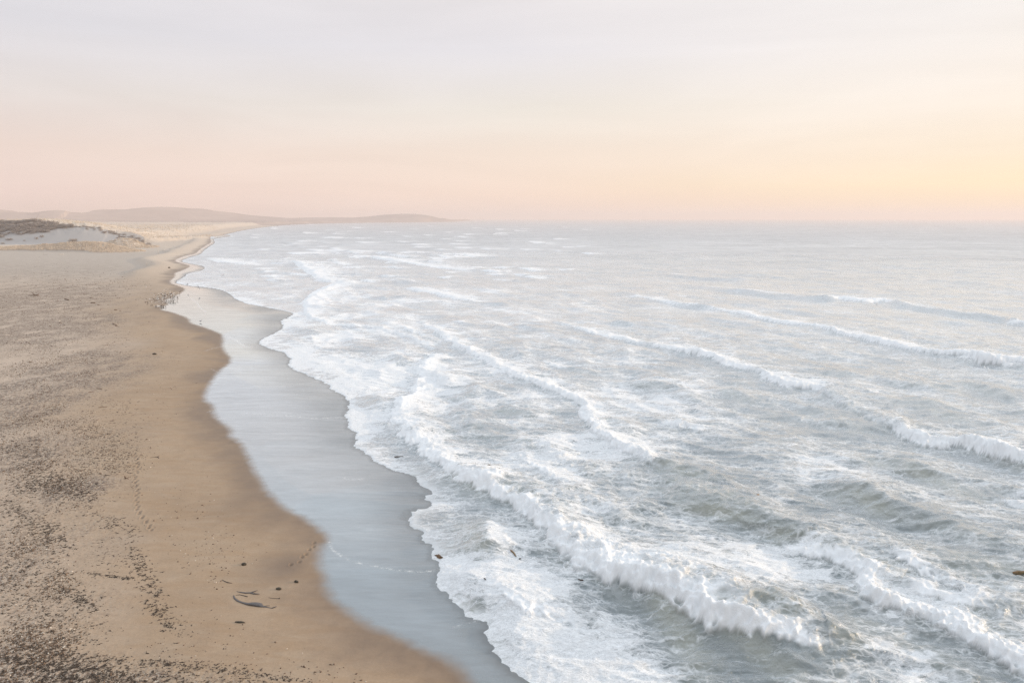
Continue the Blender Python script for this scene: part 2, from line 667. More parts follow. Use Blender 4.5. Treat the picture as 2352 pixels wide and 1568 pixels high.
    wd = t.node('ShaderNodeBsdfDiffuse')
    wd.inputs[0].default_value = (0.125, 0.122, 0.118, 1)
    wm = t.node('ShaderNodeMixShader')
    t.link(fac, wm.inputs[0])
    t.link(wd.outputs[0], wm.inputs[1])
    t.link(gl.outputs[0], wm.inputs[2])
    wn = t.noise(P, 0.8, 3, 0.5)
    we = t.math('ADD', sB, t.math('MULTIPLY', t.math('SUBTRACT', wn, 0.5), 0.9))
    wet = t.maprange(we, 0.9, -0.8, smooth=True)
    ms = t.node('ShaderNodeMixShader')
    t.link(wet, ms.inputs[0])
    t.link(d.outputs[0], ms.inputs[1])
    t.link(wm.outputs[0], ms.inputs[2])
    # thin broken froth lines left by the last swash
    fr = t.math('MULTIPLY', t.attr('froth'), t.maprange(t.noise(P, 2.2, 5, 0.75), 0.46, 0.62, 0, 0.8), clamp=True)
    fd = t.node('ShaderNodeBsdfDiffuse')
    fd.inputs[0].default_value = (0.85, 0.86, 0.85, 1)
    m2 = t.node('ShaderNodeMixShader')
    t.link(fr, m2.inputs[0])
    t.link(ms.outputs[0], m2.inputs[1])
    t.link(fd.outputs[0], m2.inputs[2])
    t.link(m2.outputs[0], out.inputs[0])
    return m


def water_material():
    m, t, out = new_mat("sea_water")
    geo = t.node('ShaderNodeNewGeometry')
    P = geo.outputs['Position']
    cov, thick, face, dist = t.attr('foam'), t.attr('white'), t.attr('face'), t.attr('dist')
    wv = t.noise(P, 0.35, 3, 0.6, 0.0, color=True)
    wv = t.vmath('SUBTRACT', wv, (0.5, 0.5, 0.5))
    P1 = t.vmath('ADD', P, t.vmath('SCALE', wv, scale=1.9))
    wv2 = t.noise(P, 2.2, 2, 0.6, 0.0, color=True)
    P1 = t.vmath('ADD', P1, t.vmath('SCALE', t.vmath('SUBTRACT', wv2, (0.5, 0.5, 0.5)), scale=0.28))
    mp = t.node('ShaderNodeMapping')
    mp.inputs['Rotation'].default_value = (0, 0, math.radians(12))
    mp.inputs['Scale'].default_value = (0.45, 1.0, 1.0)
    t.link(P1, mp.inputs[0])
    Q = mp.outputs[0]
    v1 = t.voronoi(Q, 0.55)
    v2 = t.voronoi(Q, 1.7)
    l1 = t.maprange(v1, 0.0, 0.11, 1.0, 0.0)
    l2 = t.maprange(v2, 0.0, 0.14, 1.0, 0.0)
    n1 = t.noise(Q, 0.35, 6, 0.68, 0.6)
    n2 = t.noise(Q, 1.8, 5, 0.70, 0.4)
    n3 = t.noise(Q, 8.0, 3, 0.7)
    pat = t.math('ADD', t.math('MULTIPLY', n1, 0.62), t.math('MULTIPLY', n2, 0.38))
    lace = t.math('MAXIMUM', t.math('MULTIPLY', l1, 0.9), t.math('MULTIPLY', l2, 0.8))
    # coverage -> threshold
    th = t.maprange(cov, 0.0, 1.0, 0.66, 0.33)
    sheet = t.maprange(t.math('SUBTRACT', pat, th), -0.01, 0.06)
    thl = t.math('SUBTRACT', th, 0.10)
    lacem = t.math('MULTIPLY', lace, t.maprange(t.math('SUBTRACT', pat, thl), -0.03, 0.07))
    fo = t.math('MAXIMUM', sheet, t.math('MULTIPLY', lacem, 0.85))
    fo = t.math('MULTIPLY', fo, t.maprange(n3, 0.25, 0.6, 0.55, 1.0))
    veil = t.math('MULTIPLY', cov, t.maprange(n2, 0.35, 0.65, 0.0, t.maprange(dist, 80, 250, 0.22, 0.45)))
    fo = t.math('MAXIMUM', fo, veil)
    fo = t.math('MAXIMUM', fo, thick, clamp=True)
    # water body
    lw = t.node('ShaderNodeLayerWeight')
    lw.inputs[0].default_value = 0.5
    r1 = t.noise(Q, 2.6, 5, 0.66, 0.3)
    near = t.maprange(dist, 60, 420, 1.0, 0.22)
    nb = t.bump(r1, t.math('MULTIPLY', near, 0.75), 0.18)
    rf = t.noise(P, 0.085, 5, 0.7, 0.4)
    nb = t.bump(rf, t.maprange(dist, 120, 600, 0.0, 1.0), 2.2, normal=nb)
    t.link(nb, lw.inputs[1])
    fac = t.maprange(lw.outputs['Facing'], 0.30, 0.93, 0.07, t.maprange(dist, 250, 1200, 0.88, 0.46))
    sm_ = t.node('ShaderNodeMapping')
    sm_.inputs['Scale'].default_value = (0.010, 0.016, 1)
    t.link(P, sm_.inputs[0])
    big_ = t.noise(sm_.outputs[0], 1.0, 8, 0.72, 0.3)
    fac = t.math('MULTIPLY', fac, t.mixf(t.maprange(dist, 200, 900), 1.0, t.maprange(big_, 0.32, 0.68, 0.62, 1.3)), clamp=True)
    body = t.mix(face, (0.120, 0.150, 0.160), (0.34, 0.335, 0.265))  # olive: sandy water plus backlight through the wave face, put into the colour
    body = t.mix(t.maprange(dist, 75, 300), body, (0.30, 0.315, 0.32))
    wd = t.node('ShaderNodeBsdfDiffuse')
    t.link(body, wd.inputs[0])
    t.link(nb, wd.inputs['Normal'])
    gl = t.node('ShaderNodeBsdfGlossy')
    gl.inputs[0].default_value = (0.95, 0.98, 1.0, 1)
    t.link(t.maprange(dist, 80, 1200, 0.16, 0.38), gl.inputs[1])
    t.link(nb, gl.inputs['Normal'])
    wm = t.node('ShaderNodeMixShader')
    t.link(fac, wm.inputs[0])
    t.link(wd.outputs[0], wm.inputs[1])
    t.link(gl.outputs[0], wm.inputs[2])
    fb = t.math('ADD', t.math('MULTIPLY', n2, 0.6), t.math('MULTIPLY', n3, 0.35))
    fbn = t.bump(t.math('ADD', fb, t.math('MULTIPLY', fo, 0.5)), t.math('MULTIPLY', near, 0.8), 0.14)
    fd = t.node('ShaderNodeBsdfPrincipled')
    fd.inputs['Base Color'].default_value = (0.885, 0.90, 0.91, 1)
    fd.inputs['Roughness'].default_value = 0.8
    fd.inputs['Specular IOR Level'].default_value = 0.2
    t.link(fbn, fd.inputs['Normal'])
    ms = t.node('ShaderNodeMixShader')
    t.link(fo, ms.inputs[0])
    t.link(wm.outputs[0], ms.inputs[1])
    t.link(fd.outputs[0], ms.inputs[2])
    t.link(ms.outputs[0], out.inputs[0])
    return m


M_SAND = sand_material()
M_WATER = water_material()

# ------------------------------------------------------------------ land mesh
lcols = np.concatenate([np.linspace(-9000, -500, 60), np.arange(-480, -60, 12), np.arange(-48, 1240, 2.0),
                        np.arange(1244, 1500, 10), np.linspace(1520, 4000, 20)])
lrows_py = rows_from_py([(592, 900, 1.2), (900, 1640, 1.8), (1640, 1900, 8), (1900, 4200, 60)])
near_Y = Y_of_py(lrows_py)[::-1]
YB = near_Y[-1]
far_Y = np.exp(np.linspace(math.log(YB), math.log(1000), 130))[1:]
far_Y2 = np.exp(np.linspace(math.log(1000), math.log(9000), 330))[1:]
allY = np.concatenate([near_Y, far_Y, far_Y2])
den = K * CP + (CY - py_of_Y(allY)) * SP
GXc = allY[:, None] / den[:, None] * (lcols[None, :] - CX)
GYc = np.repeat(allY[:, None], len(lcols), 1)
gx, gy = GXc.ravel(), GYc.ravel()
Pg = np.stack([gx, gy], 1)
sB = coast_dist(Pg, B_FULL, B_POLY)
sF = coast_dist(Pg, F_FULL, F_POLY)
rowstep = np.gradient(allY)
keep = sF > -(6 + 3 * np.repeat(rowstep[:, None], len(lcols), 1).ravel())
# only work on kept points
gz = np.full(len(gx), -5.0)
gz[keep] = land_height(gx[keep], gy[keep], sB[keep], sF[keep])


def blob(x, y, px, py, rx, ry):
    """soft patch given by its centre and size on the picture, laid out on the ground"""
    c = ground(px, py, 1.0)
    ex = abs(ground(px + rx, py, 1.0)[0] - c[0])
    ey = 0.5 * abs(ground(px, py - ry, 1.0)[1] - ground(px, py + ry, 1.0)[1])
    return np.exp(-((x - c[0]) / ex) ** 2 - ((y - c[1]) / ey) ** 2)


ROUGH = [(40, 1040, 130, 45, 1.0), (170, 1120, 110, 35, 0.9), (120, 880, 170, 75, 1.1), (60, 760, 190, 75, 0.9), (200, 820, 80, 30, 0.7), (170, 700, 120, 40, 0.7), (240, 860, 60, 25, 0.7),
         (60, 950, 110, 40, 0.9), (260, 1010, 80, 60, 0.45), (60, 1280, 110, 110, 0.55), (120, 1420, 110, 90, 0.5),
         (30, 1560, 260, 70, 1.0), (350, 1560, 240, 40, 0.8), (600, 1575, 120, 18, 0.6), (40, 690, 200, 50, 0.8),
         (180, 660, 120, 30, 0.3), (240, 1240, 60, 40, 0.35), (120, 1660, 500, 60, 1.0)]
rz = np.zeros(len(gx))
kx, ky = gx[keep], gy[keep]
rr = np.zeros(len(kx))
for b in ROUGH:
    rr = np.maximum(rr, b[4] * blob(kx, ky, *b[:4]))
rr = rr + 0.30 * sstep(12, 26, sB[keep]) + 0.25 * sstep(120, 220, ky) * sstep(25, 45, sB[keep])
rr = np.clip(rr * (0.9 + 1.3 * fbm(kx / 5, ky / 8, 61, 4)), 0, 1) * sstep(3, 9, sB[keep]) * (1 - 0.6 * sstep(400, 560, ky)) * (1 - sstep(600, 680, ky))
gz[keep] += rr * (0.05 * perlin(kx / 0.55, ky / 0.55, 71) + 0.04 * perlin(kx / 0.25, ky / 0.3, 72)) * (1 - sstep(120, 260, ky))
rz[keep] = rr
print_shade = np.zeros(len(gx))
# footprint trail in the damp sand, its shade painted with the damp colour
for (trail, step) in (([(311, 1040), (318, 1075), (309, 1090), (316, 1120), (312, 1150), (322, 1180), (338, 1195), (345, 1215)], 0.72),
                      ([(724, 1236), (714, 1252), (700, 1262), (690, 1278), (668, 1290)], 0.8)):
    tw = np.array([ground(a, b, 0.8) for a, b in trail])
    seg = np.concatenate([[0], np.cumsum(np.hypot(*np.diff(tw, axis=0).T))])
    for i, sdist in enumerate(np.arange(0, seg[-1], step)):
        sdist = sdist + 0.12 * math.sin(i * 2.7)
        fx = np.interp(sdist, seg, tw[:, 0]) + (0.11 if i % 2 else -0.11) + 0.04 * math.sin(i * 5.1)
        fy = np.interp(sdist, seg, tw[:, 1])
        mk = (np.abs(gx - fx) < 0.6) & (np.abs(gy - fy) < 0.6)
        r2 = ((gx[mk] - fx) / 0.15) ** 2 + ((gy[mk] - fy) / 0.20) ** 2
        gz[mk] += 0.035 * np.exp(-(np.sqrt(r2) - 1.5) ** 2 * 4) - 0.14 * np.exp(-r2 ** 1.5)
        print_shade[mk] = np.maximum(print_shade[mk], 0.9 * np.exp(-r2 ** 1.5))

damp_shade = print_shade * 1.0
for (a_, b_, c_, d_, e_) in ((600, 1110, 60, 50, 1.), (640, 1170, 60, 35, .9), (660, 1285, 70, 40, 1.), (725, 1260, 40, 30, .8), (735, 1350, 40, 45, .7), (480, 850, 60, 22, .45), (520, 1010, 35, 30, .5), (930, 1510, 90, 22, .6), (1040, 1560, 60, 26, .8), (590, 1150, 50, 35, .6)):
    damp_shade = np.maximum(damp_shade, e_ * blob(gx, gy, a_, b_, c_, d_))
froth = np.zeros(len(gx))
lobe = np.zeros(len(gx))
for (ln, wd_, st_) in (([(805, 1330), (812, 1348), (835, 1365), (860, 1376), (900, 1384), (940, 1391), (985, 1396), (1030, 1396), (1060, 1393), (1092, 1385)], .13, .8),
                       ([(590, 950), (650, 953), (700, 945), (746, 938), (790, 928)], .16, .6), ([(600, 1014), (647, 1018), (710, 1020), (760, 1024), (820, 1020), (850, 1020)], .2, .8),
                       ([(841, 1172), (865, 1174), (890, 1171)], .14, .8), ([(555, 822), (575, 832), (590, 842), (606, 849), (654, 849), (690, 858)], .3, 1.),
                       ([(457, 727), (468, 731), (480, 740), (490, 755), (504, 765)], .35, .9), ([(500, 862), (520, 855), (545, 848), (560, 849)], .2, .8),
                       ([(515, 905), (528, 912), (537, 915)], .12, .8), ([(505, 1013), (520, 1008), (540, 1007)], .14, .8), ([(555, 1067), (572, 1064)], .1, .8),
                       ([(1110, 1530), (1150, 1520), (1170, 1512)], .1, .5), ([(620, 880), (680, 872), (730, 868)], .2, .5), ([(470, 770), (600, 768), (700, 766)], .25, .35)):
    lw_ = np.array([ground(a_ * 2352 / 2500, b_ * 2352 / 2500) for a_, b_ in ln])
    lo, hi = lw_.min(0) - 3, lw_.max(0) + 3
    mk = np.where((gx > lo[0]) & (gx < hi[0]) & (gy > lo[1]) & (gy < hi[1]))[0]
    d_ = poly_dist(Pg[mk], lw_)
    froth[mk] = np.maximum(froth[mk], st_ * np.exp(-(d_ / wd_) ** 2))
film = np.clip(-sB / np.maximum(-sB + np.maximum(sF, 0), 0.5), 0, 1)
film = sstep(0.35, 1.0, film) * (0.8 + 0.6 * perlin(gx / 12, gy / 20, 81))
film = np.clip(film, 0, 1)
farA = sstep(140, 600, gy)
veg = np.zeros(len(gx))
f = keep & (gy > 560)
base = 0.3 + 0.03 * np.minimum(np.maximum(sB[f], 0), 60)
hh = gz[f] - base
vg = sstep(1.2, 3.5, hh)
dd, _v = poly_dist(Pg[f], DUNE[0], DUNE[1])
side = poly_dist_side(Pg[f], DUNE[0])
bare = (side < -9 - 5 * perlin(gx[f] / 10, gy[f] / 10, 91)) & (side > -110) & (gx[f] < at_depth(345, 550, 905)[0]) & (gy[f] > 690)
vg = np.where(bare, 0.0, vg)
dm = poly_dist(Pg[f], MOUND[0])
dbk = poly_dist(Pg[f], BANK[0])
vg = np.maximum(vg, (dbk < 22) * 0.9)
vg = np.maximum(vg, (dm < 15) * 0.8)
veg[f] = np.clip(vg, 0, 1) * (1 - 0.0 * gy[f])
LV = np.stack([gx, gy, gz], 1)
backshore_shade = sstep(300, 420, gy) * (1 - sstep(650, 760, gy)) * sstep(18, 30, sB)
dune_shade = np.zeros(len(gx))
dune_shade[f] = bare * sstep(-5, -14, side)
_nz = (0.55 * perlin(gx / 3.1, gy / 3.1, 301) + 0.28 * (1 - 2 * np.abs(perlin(gx / 1.3, gy / 1.3, 302))) + 0.12 * perlin(gx / .5, gy / .5, 303)) * (1 - 0.6 * sstep(250, 500, gy))
edge_shadow = np.exp(-((sF - _nz - 0.25) / 0.40) ** 2)
LA = {'edge': edge_shadow, 'bare': dune_shade, 'froth': froth, 'back': backshore_shade, 'damp_print_shade': damp_shade, 'inland': np.clip(sB, -60, 4000), 'rough_zone': rz, 'far': farA, 'veg': veg, 'film': film}
nr, nc = GXc.shape


def land_part(name, r0, r1, mat):
    sub = slice(r0 * nc, r1 * nc)
    Fq = grid_faces(r1 - r0, nc, keep[sub])
    V, Fc, A = compact(LV[sub], Fq, {k: v[sub] for k, v in LA.items()})
    Fc = Fc[:, ::1]
    o = mesh_np(name, V, Fc, mat, A)
    return tag(o, kind='structure')


r_dune = int(np.searchsorted(allY, 600))
r_hill = int(np.searchsorted(allY, 2900))
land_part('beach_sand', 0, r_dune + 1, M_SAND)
land_part('dunes', r_dune, r_hill + 1, M_SAND)


def hill_material():
    m, t, out = new_mat("hill_slopes")
    geo = t.node('ShaderNodeNewGeometry')
    P = geo.outputs['Position']
    n = t.noise(P, 0.006, 6, 0.6, 0.5)
    n2 = t.noise(P, 0.03, 4, 0.6)
    c = t.mix(t.maprange(n, 0.4, 0.6), (0.46, 0.385, 0.345), (0.36, 0.305, 0.275))
    c = t.mix(t.maprange(n2, 0.45, 0.65, 0, 0.5), c, (0.32, 0.275, 0.25))
    d = t.node('ShaderNodeBsdfDiffuse')
    t.link(c, d.inputs[0])
    t.link(d.outputs[0], out.inputs[0])
    return m


land_part('hills', r_hill, nr, hill_material())

# ------------------------------------------------------------------ the sea
# breaking and rolling waves: foot line on the picture with height (m), width of the white front (m) and how white it is
WAVES = [
    [(900, 972, .35, 2.5, .8), (925, 992, .5, 3, .9), (960, 1035, .6, 3, 1), (1000, 1078, .7, 3, 1), (1090, 1128, .8, 3.2, 1), (1200, 1188, .9, 3.6, 1),
     (1250, 1225, 1., 4, 1), (1290, 1280, 1.1, 4.4, 1), (1370, 1322, 1.2, 4.6, 1), (1430, 1347, 1.25, 4.6, 1), (1500, 1382, 1.3, 4.8, 1),
     (1560, 1412, 1.3, 4.8, 1), (1640, 1457, 1.3, 4.2, 1), (1720, 1487, 1.2, 3.8, 1), (1800, 1499, .95, 2.8, 1), (1850, 1503, .8, 1.4, .8), (1900, 1508, .55, .8, .5), (1980, 1520, .3, .3, 0)],
    [(1740, 1225, .3, .2, 0), (1790, 1245, .6, .5, .2), (1825, 1266, .8, 1.6, .9), (1880, 1285, .9, 2, 1), (1915, 1292, 1., 1.6, 1), (1950, 1312, 1.05, 2, 1),
     (1963, 1355, 1.1, 3.4, 1), (2010, 1412, 1.2, 4, 1), (2088, 1438, 1.2, 3.4, 1), (2165, 1468, 1.3, 4.2, 1), (2211, 1515, 1.3, 4.6, 1),
     (2259, 1531, 1.3, 4.4, 1), (2340, 1556, 1.3, 4, 1), (2480, 1610, 1.3, 4, 1), (2700, 1690, 1.2, 4, 1)],
    [(1275, 742, .4, 1, .5), (1350, 764, .6, 2., .9), (1420, 780, .6, 1.8, .8), (1490, 797, .8, 1.4, .5), (1535, 803, .8, 2.6, .95), (1600, 823, .95, 3.2, 1),
     (1680, 846, .9, 2.6, 1), (1732, 856, .8, 1.6, .6), (1750, 872, .9, 3, 1), (1800, 893, 1.05, 4.4, 1), (1862, 897, .95, 3.2, 1), (1880, 903, .9, 1.2, .55),
     (1950, 948, 1.1, 1.2, .5), (2045, 992, 1.2, 1.4, .6), (2066, 1003, 1.15, 4, 1), (2128, 1025, 1.2, 4, 1), (2195, 1031, 1.15, 3.2, 1),
     (2243, 1036, 1.15, 3.2, 1), (2291, 1056, 1.1, 3.4, 1), (2352, 1072, 1.1, 3.2, 1), (2600, 1140, 1.1, 3, 1)],
    [(1400, 672, .5, .2, 0), (1450, 683, .6, 1.4, .6), (1530, 698, .8, 2., .7), (1600, 708, .8, 1.2, .4), (1693, 722, .7, 2., .9), (1746, 735, .8, 2.2, 1),
     (1875, 755, .9, 2.6, 1), (1917, 768, .95, 3, 1), (2029, 795, 1.05, 3.4, 1), (2113, 814, 1.1, 3.8, 1), (2210, 822, 1.1, 3.8, 1), (2242, 838, 1.15, 4.2, 1),
     (2352, 842, 1.15, 4, 1), (2600, 850, 1.1, 4, 1)],
    [(1540, 656, .5, .2, 0), (1620, 664, .9, .2, 0), (1700, 674, 1., .2, 0), (1820, 686, .8, .2, 0), (1900, 692, 1.1, .2, .0), (1933, 690, 1.3, 4, 1),
     (1990, 697, 1.4, 4.6, 1), (2028, 694, 1.3, 2.4, .9), (2060, 706, 1.2, .2, 0), (2120, 716, 1.1, .2, 0), (2200, 727, 1.25, .2, 0), (2305, 740, 1.2, .2, 0), (2325, 747, 1.4, 4.4, 1),
     (2500, 758, 1.4, 4.4, 1)],
    [(960, 740, .3, 1, .5), (985, 760, .5, 2.6, .9), (1050, 802, .6, 2.4, .9), (1110, 830, .6, 1.6, .8), (1150, 858, .7, 2.6, .9), (1220, 886, .8, 3., 1),
     (1290, 914, .9, 3, 1), (1322, 928, .85, 2., .7), (1328, 955, .8, 3, 1), (1360, 1002, .85, 3.2, 1), (1400, 1037, .85, 3, 1), (1445, 1052, .85, 2., .8),
     (1490, 1084, .85, 1, .5), (1545, 1108, .7, .8, .3), (1620, 1125, .4, .3, 0)],
    [(990, 815, .3, 3, .8), (962, 850, .5, 4, 1), (952, 880, .5, 4, 1), (938, 905, .5, 4, 1), (908, 935, .5, 4, 1), (900, 960, .4, 3, .9)],
    [(775, 648, .3, 2, .7), (725, 668, .45, 3, .9), (692, 693, .55, 3, 1), (700, 728, .5, 2.6, 1), (755, 747, .45, 2, .9), (850, 755, .4, 1.2, .7),
     (925, 772, .45, 1.2, .8), (985, 800, .4, 1, .6), (1010, 812, .2, .5, 0)],
    [(790, 588, .6, 2, .8), (850, 592, .8, 4, 1), (900, 601, .9, 4, 1), (980, 613, .8, 3, .9), (1060, 623, .6, 3, .6)],
    [(610, 598, .4, 3, .4), (675, 606, .6, 3, .8), (700, 626, .7, 4, .8), (730, 645, .7, 3, .7), (790, 656, .6, 3, .6), (860, 664, .4, 1, .2)],
    [(990, 586, .8, .3, 0), (1018, 586, 1.1, 4, .5), (1035, 586, 1.2, 6, 1), (1062, 588, 1.1, 4, 1), (1100, 593, .7, 3, .3)],
    [(925, 662, .4, 1, .6), (960, 669, .6, 3, .9), (1010, 681, .6, 3, .8), (1080, 694, .5, 2, .7), (1150, 702, .4, 1, .2)],
    [(1100, 1352, .2, 1, .6), (1130, 1367, .35, 1.6, .9), (1176, 1392, .4, 1.6, .9), (1260, 1434, .4, 1.4, .9), (1333, 1467, .25, 1, .6), (1400, 1500, .1, 1, .2)],
    [(655, 580, .6, 6, .9), (672, 584, .8, 9, .9), (700, 586, .6, 3, .3)],
    [(470, 594, .3, 3, .6), (498, 602, .4, 4, .8), (560, 608, .4, 4, .6), (600, 612, .3, 2, .4)],
    [(1040, 960, .2, 1, .4), (1090, 985, .3, 2, .5), (1170, 980, .3, 2, .5), (1240, 990, .2, 1, .2)],
    [(1500, 632, .6, .2, 0), (1580, 640, .8, .2, 0), (1660, 648, .7, .2, 0)],
    [(2130, 648, .7, .2, .0), (2170, 650, 1.0, 1.2, .35), (2215, 654, .8, .2, .0), (2300, 668, .5, .2, 0)],
    [(1560, 1180, .4, .2, 0), (1640, 1195, .7, .2, 0), (1720, 1215, .5, .2, 0)],
    [(2040, 890, .3, .2, 0), (2120, 897, .55, .2, 0), (2200, 905, .3, .2, 0)],
    [(1080, 660, .3, 1.5, .3), (1110, 673, .5, 3, .7), (1165, 680, .3, 2, .3)],
    [(880, 745, .3, 1.2, .7), (930, 758, .4, 1.6, .8), (990, 785, .3, 1.2, .5)],
]
rnd = random.Random(11)
for i in range(170):
    px = rnd.uniform(560, 1350)
    py = 514 + (rnd.random() ** 1.2) * 130
    if px < 600 and py < 530:
        continue
    if rnd.random() < (px - 900) / 700 and px > 900:
        continue
    wl = rnd.uniform(10, 34) * (0.5 + (py - 505) / 70)
    hgt = rnd.uniform(.4, 1.0)
    ww = rnd.uniform(1.0, 2.8) * (1 + max(600 - py, 0) / 60)
    ff = rnd.uniform(.45, .95)
    s = rnd.uniform(0.05, 0.22)
    WAVES.append([(px, py, hgt * .3, ww * .2, 0), (px + wl * .3, py + wl * .3 * s, hgt, ww, ff), (px + wl * .7, py + wl * .7 * s, hgt, ww * .7, ff),
                  (px + wl, py + wl * s, hgt * .3, ww * .2, 0)])

for i in range(110):        # small broken ridges between the long ones
    px, py = rnd.uniform(640, 2500), 615 + 900 * rnd.random() ** 1.2
    g_ = ground(px, py)
    an_ = math.atan2(-.916, .40) + rnd.gauss(0, .22)
    L_ = rnd.uniform(6, 22)
    d_ = np.array((math.cos(an_), math.sin(an_)))
    hh_, ff_ = rnd.uniform(.3, .65), rnd.choice((0, 0, .3, .5, .8))
    q0, q1, q2, q3 = g_ - d_ * L_ / 2, g_ - d_ * L_ / 6 + (rnd.uniform(-1, 1), 0), g_ + d_ * L_ / 6 + (rnd.uniform(-1, 1), 0), g_ + d_ * L_ / 2
    if min(q[1] for q in (q0, q3)) < 30:
        continue
    WAVES.append([(float(q[0]), float(q[1]), hh_ * k_, rnd.uniform(.6, 1.8) * k_ + .1, ff_ * k_, 'w') for q, k_ in ((q0, .1), (q1, 1), (q2, 1), (q3, .1))])

scols = np.concatenate([np.linspace(-400, 380, 30), np.arange(392, 2400, 2.0), np.arange(2412, 2900, 14), np.linspace(2950, 5200, 30)])
srows_py = rows_from_py([(503.35, 512, 0.6), (512, 640, 0.9), (640, 900, 1.3), (900, 1640, 1.75), (1640, 1950, 9), (1950, 4200, 60)])
sY = Y_of_py(srows_py)[::-1]
den = K * CP + (CY - py_of_Y(sY)) * SP
SX = sY[:, None] / den[:, None] * (scols[None, :] - CX)
SY = np.repeat(sY[:, None], len(scols), 1)
sx, sy = SX.ravel(), SY.ravel()
Ps = np.stack([sx, sy], 1)
sea_d = -coast_dist(Ps, F_FULL, F_POLY)          # + seaward
_nb = np.abs(sea_d) < 8                              # ragged, scalloped edge of the running foam
_a, _b = sx[_nb], sy[_nb]
_f = 1 - 0.6 * sstep(250, 500, _b)
sea_d[_nb] += (0.55 * perlin(_a / 3.1, _b / 3.1, 301) + 0.28 * (1 - 2 * np.abs(perlin(_a / 1.3, _b / 1.3, 302))) + 0.12 * perlin(_a / .5, _b / .5, 303)) * _f
rs = np.gradient(sY)
RS = np.repeat(rs[:, None], len(scols), 1).ravel()
skeep = sea_d > -(1.0 + 1.2 * RS)
ki = np.where(skeep)[0]
x, y, D, R = sx[ki], sy[ki], sea_d[ki], RS[ki]
n = len(x)
Dp = np.maximum(D, 0)

# direction of the swell: crests run away from the viewer, slightly to the left
cx_, cy_ = 0.40, -0.916          # along crest
u = x * (-cy_) + y * cx_         # across
v = x * cx_ + y * cy_
wob = 6 * perlin(x / 40, y / 60, 101)


def fade(wl):
    return 1 - sstep(0.35, 1.1, R / wl)


z = np.zeros(n)
shore = sstep(0, 14, Dp)
z += shore * 0.52 * fbm((u + wob) / 17, v / 34, 111, 2) * 1.3
rid = 1 - np.abs(perlin((u + 0.5 * wob) / 7, v / 12, 121)) * 2
z += shore * 0.30 * rid * fade(5)
rid2 = 1 - np.abs(perlin(x / 4.6 + 0.3 * perlin(x / 5, y / 5, 7), (y + .15 * x) / 1.9, 131)) * 2
z += sstep(0, 8, Dp) * 0.19 * rid2 * fade(1.6)
rid3 = 1 - np.abs(perlin(x / 2.0, (y + .15 * x) / 0.8, 141)) * 2
z += sstep(0, 4, Dp) * 0.065 * rid3 * fade(0.7)
z += sstep(0, 2, Dp) * 0.016 * perlin(x / 0.5, y / 0.4, 151) * fade(0.45)
# open sea: short crested chop that stays visible far out
z += sstep(100, 300, Dp) * 0.42 * (1 - np.abs(perlin(x / 34, y / 18, 161)) * 2)
z += sstep(500, 2500, y) * 0.5 * perlin(x / 160, y / 120, 171)

# residual foam cover
cov = (0.43 * np.exp(-Dp / 70.0) + 0.22 * np.exp(-Dp / 260.0)) * (1 - 0.35 * sstep(180, 420, y)) + 0.11
cov *= 0.80 + 1.5 * fbm(x / 17, y / 24, 181, 4)
cov += 0.24 * np.exp(-Dp / 3.0)
cov *= 1 - 0.45 * sstep(1000, 4000, y)
cov *= 1 - 0.35 * sstep(240, 420, y) * (x < 0)
cov += sstep(500, 900, y) * 0.08
white = 0.62 * np.exp(-(Dp / 1.1) ** 2) * sstep(-0.4, 0.1, perlin(x / 1.2, y / 1.2, 191) + 0.3)
face = np.zeros(n)
wfront = np.zeros(n)

